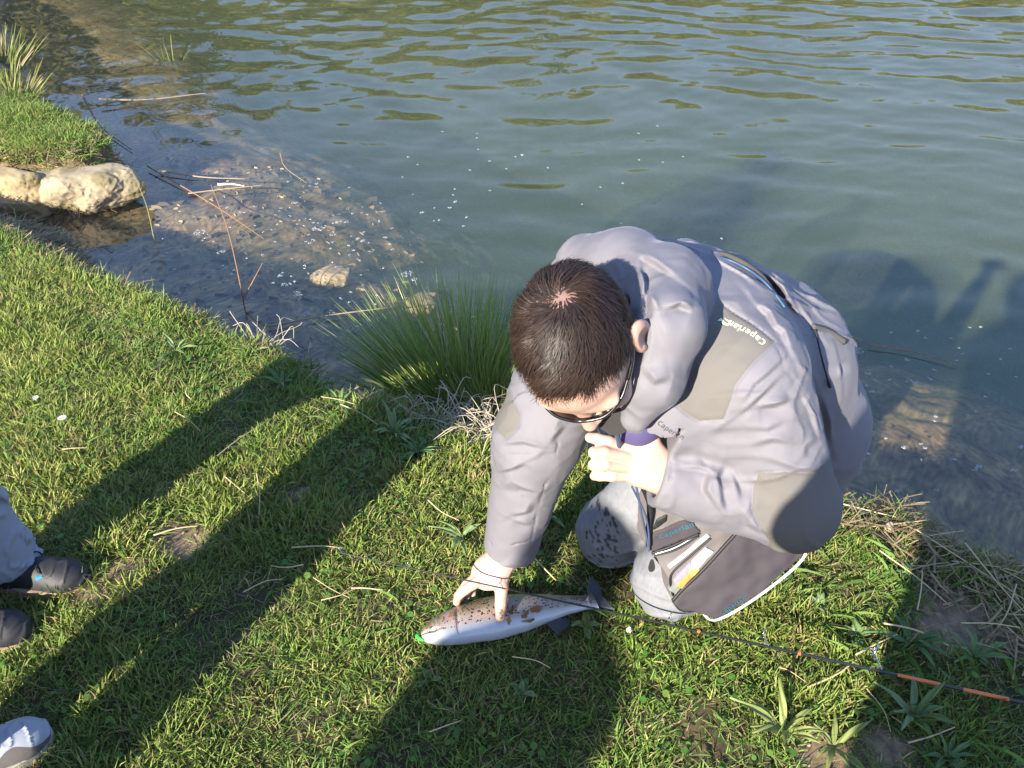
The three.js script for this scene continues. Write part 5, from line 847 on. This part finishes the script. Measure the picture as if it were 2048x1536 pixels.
{
  const denim = std({ color: rgb(0.25, 0.275, 0.345), roughness: 0.95 }), denim2 = std({ color: rgb(0.05, 0.06, 0.09), roughness: 0.95 }), dark = std({ color: rgb(0.02, 0.02, 0.022), roughness: 0.9 }), olive = std({ color: rgb(0.06, 0.06, 0.04), roughness: 0.95 });
  const blackUp = phys({ color: rgb(0.018, 0.018, 0.021), roughness: 0.6 }), tan = std({ color: rgb(0.30, 0.215, 0.14), roughness: 0.8 }); tan.userData.lace = dark;
  const A = bystander('standing person in pale blue jeans and black shoes beside the lawn\'s bare patch', { hip: [-1.0, 0.86, -1.2], face: [1, -0.1], up: 0.48, leanF: 0.2, kl: [-1.21, 0.47, -1.42], al: [-1.155, 0.085, -1.425], kr: [-1.26, 0.47, -1.26], ar: [-1.235, 0.085, -1.27], el: [-1.02, 1.06, -1.48], hl: [-1.035, 0.87, -1.5], er: [-0.98, 1.08, -1.12], hr: [-1.08, 0.9, -1.12], trousers: denim, jacket: dark, cuff: 0.07, knee: 0.078, cell: 0.009, skin: dark });
  shoe(A, [-1.15, 0, -1.425], [-0.975, 0, -1.41], blackUp, tan); shoe(A, [-1.225, 0, -1.275], [-1.04, 0, -1.262], blackUp, tan);
  const tag = mesh('shoe_tab', new THREE.BoxGeometry(0.014, 0.012, 0.004), std({ color: rgb(0.03, 0.3, 0.6) }), A); tag.position.set(...sub([-1.06, 0.055, -1.385], A.userData.base)); tag.rotation.y = 0.3;
  const grey = phys({ color: rgb(0.3, 0.32, 0.36), roughness: 0.8 }), cream = std({ color: rgb(0.36, 0.33, 0.26), roughness: 0.85 }), suede = std({ color: rgb(0.10, 0.09, 0.085), roughness: 1 }); cream.userData.lace = suede;
  const Bp = bystander('standing person in worn white and grey sneakers beside the narrow sunlit strip', { hip: [-1.12, 0.86, -0.76], face: [0.85, -0.5], kl: [-1.06, 0.47, -0.86], al: [-1.05, 0.085, -0.935], kr: [-0.99, 0.47, -0.75], ar: [-1.02, 0.085, -0.6], el: [-1.05, 1.1, -0.96], hl: [-0.98, 1.22, -0.82], er: [-1.02, 1.1, -0.6], hr: [-0.92, 1.2, -0.72], trousers: denim2, jacket: olive, cell: 0.015 });
  for (const [a, t] of [[[-1.05, 0, -0.935], [-0.9, 0, -1.025]], [[-1.02, 0, -0.6], [-0.86, 0, -0.69]]]) {
    const s = shoe(Bp, a, t, grey, cream), dir = nrm(sub(t, a)), side = cross([0, 1, 0], dir);
    const cap = split(s.geometry.clone(), (x, y, z) => { const p = sub(add([x, y, z], Bp.userData.base), a), f = dot(p, dir), sd = dot(p, side); return y - (0.034 + 0.022 * Math.exp(-(((f - 0.11) / 0.035) ** 2)) * sstep(0.01, -0.03, sd) + 0.003 * Math.sin(f * 60)); });
    s.geometry = cap[1]; mesh('suede_patch', cap[0], suede, s);
    mesh('stitching', tube([[0.04, 0.078, 0.034], [0.085, 0.072, 0.03], [0.1, 0.068, 0.0], [0.085, 0.072, -0.03], [0.04, 0.078, -0.034]].map(([f, u, l]) => sub(add(add([a[0], u, a[2]], dir, f), side, l), Bp.userData.base)), 0.0018, 5, 24), suede, s);
  }
  bystander('standing onlooker whose shadow falls across the trout\'s tail', { hip: [-1.5, 0.88, 1.41], face: [0.512, -0.859], w: 0.72, kl: [-1.58, 0.47, 1.36], al: [-1.6, 0.085, 1.36], kr: [-1.43, 0.47, 1.45], ar: [-1.42, 0.085, 1.45], el: [-1.6, 1.1, 1.32], hl: [-1.48, 1.02, 1.22], er: [-1.38, 1.1, 1.46], hr: [-1.33, 1.0, 1.3], trousers: denim2, jacket: dark, cell: 0.016 });
  bystander('photographer standing with one hand raised to hold a phone', { hip: [0.05, 0.86, 0.36], face: [0, -1], kl: [-0.07, 0.47, 0.33], al: [-0.08, 0.085, 0.36], kr: [0.15, 0.47, 0.33], ar: [0.16, 0.085, 0.36], el: [-0.25, 1.22, 0.2], hl: [-0.09, 1.5, 0.11], er: [0.29, 1.12, 0.38], hr: [0.3, 0.9, 0.3], trousers: denim2, jacket: olive, cell: 0.016 });
  const ph = thing('phone', 'black phone held up by the photographer', 'phone', [0, 1.585, 0.03]); ph.rotation.x = -0.63;
  const bodyG = new THREE.BoxGeometry(0.125, 0.06, 0.009); mesh('body', bodyG, std({ color: rgb(0.01, 0.01, 0.01), roughness: 0.3 }), ph); const scr = mesh('screen', new THREE.BoxGeometry(0.1, 0.052, 0.001), std({ color: rgb(0.02, 0.02, 0.025), roughness: 0.1 }), ph); scr.position.z = 0.0052;
}

// ---------------------------------------------------------------- water margin: rushes, reeds, rocks, sticks, foam
function rush(label, base, seed, n, spread, l0, l1, leanDir, tones, w = 0.0022) {
  const r = rng(seed), c = thing('rush_clump', label, 'rushes', base), P = [[], [], []], I = [[], [], []];
  for (let i = 0; i < n; i++) {
    const a = r() * 6.283, q = Math.sqrt(r()), bx = Math.cos(a) * q * spread[0], bz = Math.sin(a) * q * spread[1], k = r() < 0.62 ? 0 : r() < 0.75 ? 1 : 2, len = lerp(l0, l1, r()) * (1 - 0.25 * q);
    const out = [Math.cos(a) * q * 0.75 + leanDir[0] + (r() - 0.5) * 0.5, 1.0, Math.sin(a) * q * 0.75 + leanDir[1] + (r() - 0.5) * 0.5];
    bladeInto(P[k], I[k], [bx, 0, bz], out, len, w * (0.7 + 0.6 * r()), [out[0] * 0.18, -0.12 * r(), out[2] * 0.18], 5, r() * 6.283);
  }
  P.forEach((p, k) => { if (p.length) { const o = mesh(k === 2 ? 'dry_blades' : 'blades', geoOf(p, I[k]), leafMat({ color: rgb(...tones[k]), roughness: 0.5 }), c); stuff(o); } });
  return c;
}
rush('large dark green rush clump at the water\'s edge behind the kneeling person\'s head', [-0.17, -0.28, -2.48], 5, 1500, [0.19, 0.12], 0.28, 0.54, [-0.1, -0.14], [[0.21, 0.31, 0.07], [0.36, 0.4, 0.1], [0.55, 0.5, 0.28]], 0.0036);
rush('yellow green rush tuft between the dark clump and the kneeling person', [-0.06, -0.22, -2.24], 6, 420, [0.11, 0.07], 0.14, 0.3, [-0.1, 0.1], [[0.22, 0.26, 0.055], [0.32, 0.3, 0.08], [0.45, 0.3, 0.12]], 0.0036);
rush('pale yellow reed clump beyond the grassy headland', [-2.83, -0.12, -5.0], 7, 130, [0.15, 0.15], 0.14, 0.36, [-0.02, 0.0], [[0.2, 0.23, 0.05], [0.3, 0.28, 0.1], [0.45, 0.37, 0.2]], 0.008);
rush('low reed tuft behind the pale reed clump', [-3.25, -0.18, -5.75], 8, 160, [0.16, 0.16], 0.2, 0.4, [0, 0], [[0.16, 0.2, 0.05], [0.25, 0.25, 0.09], [0.4, 0.33, 0.18]], 0.008);
rush('few thin reeds standing in the water past the headland', [-2.45, -0.34, -6.6], 9, 14, [0.1, 0.06], 0.1, 0.26, [0, 0], [[0.12, 0.17, 0.05], [0.2, 0.2, 0.07], [0.35, 0.3, 0.15]], 0.008);
{ // bleached roots and dead stems hanging over the bank edge
  const r = rng(66);
  for (const [x, y, z, n, s, label] of [[-0.80, -0.03, -2.47, 30, 0.11, 'tangle of bleached dead stems at the sunlit bank edge'], [-0.55, -0.06, -2.36, 16, 0.13, 'thin bleached roots curling over the shaded water'], [-0.2, -0.02, -2.07, 60, 0.1, 'pale dead grass tuft where the lawn meets the rushes'], [-0.06, -0.04, -1.99, 90, 0.13, 'grey dead grass heap beside the reaching arm'], [0.05, -0.05, -1.95, 70, 0.13, 'grey dead grass on the bank under the kneeling person\'s arm']]) {
    const t = [], c = [x, groundY(x, z) + 0.012, z];
    for (let i = 0; i < n; i++) { const a = r() * 6.283, L = s * (0.5 + r()), b = [(r() - 0.5) * s, 0, (r() - 0.5) * s * 0.5], d = [Math.cos(a), 0.5 * r(), Math.sin(a) - 0.3]; t.push(tube([b, add(add(b, d, L * 0.4), [0, 0.03 * r(), 0]), add(add(b, d, L * 0.75), [(r() - 0.5) * 0.05, 0.045 * r(), (r() - 0.5) * 0.05]), add(add(b, d, L), [(r() - 0.5) * 0.07, -0.03 * r(), 0])], 0.0007 + 0.0007 * r(), 4, 10)); }
    single('dead_stems', mergeGeometries(t), std({ color: rgb(0.42, 0.36, 0.27), roughness: 0.9 }), label, 'dead stems', c);
  }
}
function boulder(label, c, rad, seed, tone, cell = 0.009, turn = 0) {
  const f = (x, y, z) => { const cs = Math.cos(turn), sn = Math.sin(turn), X = x * cs - z * sn, Z = x * sn + z * cs; let d = ell(X, y, Z, ...rad); d += 0.035 * noise(x * 9 + seed, y * 9, z * 9) + 0.014 * Math.abs(noise(x * 24, y * 24 + seed, z * 24)) + 0.005 * noise(x * 70, y * 70, z * 70 + seed); return smax(d, y - rad[1] * 0.72, 0.03); };
  const m = Math.max(...rad) + 0.05, g = nets(f, [-m, -rad[1] - 0.05, -m], [m, rad[1] + 0.05, m], cell, 2);
  paint(g, (x, y, z) => { const n = fbm(x * 14 + seed, y * 14, z * 14), s = 0.85 + 0.5 * n + 0.15 * noise(x * 90, y * 90, z * 90), moss = sstep(0.1, 0.35, noise(x * 7, y * 7 + 5, z * 7 + seed)); return mix3(tone, [0.16, 0.13, 0.05], moss * 0.55).map((k) => k * s); });
  return single('rock', g, std({ vertexColors: true, roughness: 0.95 }), label, 'rock', c);
}
boulder('pale limestone rock jutting into the water below the grassy headland', [-2.08, -0.2, -4.09], [0.3, 0.13, 0.13], 3, [0.36, 0.29, 0.185], 0.009, 0.2);
boulder('sandy yellow rock set in the bank under the headland turf', [-2.46, -0.2, -4.0], [0.28, 0.17, 0.1], 8, [0.4, 0.3, 0.16], 0.009);
boulder('flat brown stone lying under the shallow water', [-0.83, -0.42, -3.62], [0.1, 0.05, 0.08], 12, [0.36, 0.26, 0.12], 0.008);
boulder('small round stone under the water by the rushes', [-0.40, -0.47, -3.45], [0.075, 0.05, 0.065], 15, [0.34, 0.25, 0.12], 0.008);
boulder('lumpy ochre stone on the bed beside the rushes', [-0.42, -0.36, -2.93], [0.075, 0.04, 0.05], 19, [0.38, 0.26, 0.1], 0.007);
{ // sticks
  const bark = std({ color: rgb(0.26, 0.13, 0.06), roughness: 0.8 }), grey = std({ color: rgb(0.3, 0.22, 0.13), roughness: 0.85 });
  const S = (label, pts, r, m = bark) => single('stick', tube(pts.map((p) => sub(p, pts[0])), (t) => r * (1 - 0.65 * t), 6, 24), m, label, 'stick', pts[0]);
  S('thin reddish stem standing out of the shaded water', [[-1.08, -0.42, -3.13], [-1.09, -0.2, -3.17], [-1.12, 0.0, -3.24], [-1.17, 0.16, -3.3]], 0.0034);
  S('reddish shoot branching low from the standing stem', [[-1.085, -0.27, -3.15], [-1.04, -0.2, -3.17], [-1.0, -0.14, -3.22]], 0.004);
  S('long brown stick floating off the rock\'s tip', [[-1.93, -0.28, -4.55], [-1.65, -0.287, -4.28], [-1.42, -0.29, -4.05], [-1.13, -0.285, -3.72]], 0.004);
  S('thin stick crossing the long floating one', [[-1.85, -0.285, -4.5], [-1.6, -0.287, -4.42], [-1.38, -0.288, -4.4]], 0.005, grey);
  S('brown twig lying in the water behind the headland', [[-2.62, -0.22, -5.5], [-2.4, -0.28, -5.15], [-2.1, -0.29, -4.8]], 0.007);
  S('straight straw coloured twig behind the headland', [[-2.55, -0.26, -5.55], [-2.3, -0.28, -5.6], [-1.95, -0.288, -5.75]], 0.006, grey);
  S('pale floating twig beside the long stick', [[-1.62, -0.288, -4.22], [-1.42, -0.287, -4.28], [-1.27, -0.288, -4.32]], 0.004, grey);
  S('white stripped twig floating on the water', [[-1.5, -0.288, -4.33], [-1.43, -0.286, -4.33], [-1.36, -0.288, -4.31]], 0.006, std({ color: rgb(0.7, 0.68, 0.62) }));
  S('curved pale stalk afloat in open water', [[-1.27, -0.29, -4.75], [-1.2, -0.287, -4.55], [-1.05, -0.29, -4.35]], 0.003, grey);
  S('thin stalk leaning from the inlet mud', [[-1.63, -0.3, -3.72], [-1.66, -0.16, -3.8], [-1.72, -0.02, -3.88]], 0.003, std({ color: rgb(0.2, 0.2, 0.08) }));
  S('dark twig lying in the shaded water near the bank', [[-0.95, -0.288, -2.98], [-0.75, -0.285, -3.05], [-0.5, -0.288, -3.12]], 0.005, grey);
  S('brown stick drifting beyond the kneeling person\'s back', [[1.35, -0.288, -2.85], [1.5, -0.287, -2.8], [1.63, -0.288, -2.72]], 0.003);
  S('black twig drifting near the strawy bank', [[1.25, -0.287, -2.95], [1.33, -0.286, -2.88]], 0.004, grey);
}
{ // foam: rafts of bubbles on the surface
  const r = rng(2024), foamM = phys({ color: rgb(0.6, 0.62, 0.64), roughness: 0.15, transmission: 0.72, thickness: 0, side: THREE.DoubleSide }), dome = new THREE.SphereGeometry(1, 9, 4, 0, 6.283, 0, 1.5);
  const raft = (x, z, s, label, grp) => {
    const parts = [], n = Math.max(3, Math.round(s * 900)), ang = r() * 3.14, el = 0.45 + 0.4 * r();
    for (let i = 0; i < n; i++) { const ring = r() < 0.7, a = r() * 6.283, q = s * (ring ? 0.75 + 0.25 * r() : r() * 0.8), u = Math.cos(a) * q, v = Math.sin(a) * q * el, k = lerp(0.0025, 0.007, r() * r()); const g = dome.clone(); g.scale(k, k * 0.65, k); g.translate(u * Math.cos(ang) - v * Math.sin(ang), 0, u * Math.sin(ang) + v * Math.cos(ang)); parts.push(g); }
    single('foam_raft', mergeGeometries(parts), foamM, label, 'foam', [x, WATER + wave(x, z)[0] + 0.0005, z], grp);
  };
  const big = [[-0.777, -3.03, 0.05], [-0.886, -3.24, 0.035], [-0.826, -3.09, 0.025], [-0.62, -2.98, 0.03], [-1.449, -3.81, 0.03], [-1.3, -3.62, 0.022], [-0.72, -3.1, 0.02], [-0.45, -3.42, 0.028], [-0.95, -3.33, 0.02]];
  for (const [x, z, s] of big) raft(x, z, s, 'lacy white foam raft on the shaded shallow water', 'foam rafts along the bank');
  for (let i = 0; i < 120; i++) { const x = -0.95 + 0.75 * (r() + r() - 1), z = -3.75 + 0.75 * (r() + r() - 1); if (landDist(x, z) > -0.2) continue; raft(x, z, 0.004 + 0.02 * r() * r() * r(), 'small bubble cluster adrift off the rushes', 'bubbles off the rushes'); }
  for (let i = 0; i < 34; i++) { const x = lerp(-0.6, 1.0, r()), z = lerp(-5.2, -3.7, r()); raft(x, z, 0.005 + 0.008 * r() * r(), 'tiny bubble adrift on the open green water', 'bubbles on open water'); }
  for (let i = 0; i < 70; i++) { const x = lerp(1.0, 1.9, r()), z = lerp(-3.0, -2.0, r()); if (landDist(x, z) > -0.22) continue; raft(x, z, 0.005 + 0.022 * r() * r() * r(), 'white bubble ring on dark water beyond the strawy bank', 'bubbles by the strawy bank'); }
}
{ // wooded far bank that the ripples mirror
  const r = rng(15), P = [], I = []; for (let i = 0; i < 46; i++) { const a = r() * 6.283, c = r() * 2 - 1, q = Math.sqrt(1 - c * c), k = Math.cbrt(r()), p = [q * Math.cos(a) * k, c * k, q * Math.sin(a) * k], o = P.length / 3, s = 0.22; for (let j = 0; j < 3; j++) P.push(p[0] + (r() - 0.5) * s * 2, p[1] + (r() - 0.5) * s * 2, p[2] + (r() - 0.5) * s * 2); I.push(o, o + 1, o + 2); }
  const items = []; for (let i = 0; i < 2600; i++) { const x = lerp(-45, 45, r()), k = r(), z = POND_FAR(x) - 4 - 26 * k, h = 1.2 + 4.2 * r() * (0.6 + 0.8 * clamp(0.5 + noise(x * 0.15, z * 0.1))), v = 0.7 + 0.6 * r(), y = r() < 0.2 ? 1 : 0; items.push([x, groundY(x, z) + h, z, r() * 6.28, 0.8 + 1.0 * r(), 0, 0, mix3([0.13, 0.135, 0.022], [0.2, 0.16, 0.03], r()).map((c) => c * v)]); }
  scatter('woodland', 'olive spring woodland on the far bank', 'woodland', geoOf(P, I), leafMat({ roughness: 0.9 }), items);
}

{ // sunken leaves and debris on the shallow bed
  const r = rng(303), it = [], P = [], I = []; bladeInto(P, I, [-0.5, 0, 0], [1, 0.1, 0], 1, 0.5, [0, -0.15, 0], 4, 1.57);
  for (let i = 0; i < 2600; i++) { const x = lerp(-2.4, 0.6, r()), z = lerp(-4.9, -2.3, r()), d = bankDist(x, z); if (d > -0.2 || d < -1.5) continue; const v = 0.5 + 0.8 * r(), k = r() < 0.25; it.push([x, groundY(x, z) + 0.004, z, r() * 6.28, (k ? 0.05 : 0.022) * (0.4 + r()), (r() - 0.5) * 0.4, (r() - 0.5) * 0.4, r() < 0.35 ? [0.4 * v, 0.29 * v, 0.14 * v] : [0.1 * v, 0.07 * v, 0.035 * v]]); }
  scatter('sunken_litter', 'sunken leaf litter on the shallow pond bed', 'litter', geoOf(P, I), std({ roughness: 1, side: THREE.DoubleSide }), it);
}

scene.traverse((o) => { delete o.userData.base; });
lit(scene);
renderer.render(scene, camera);
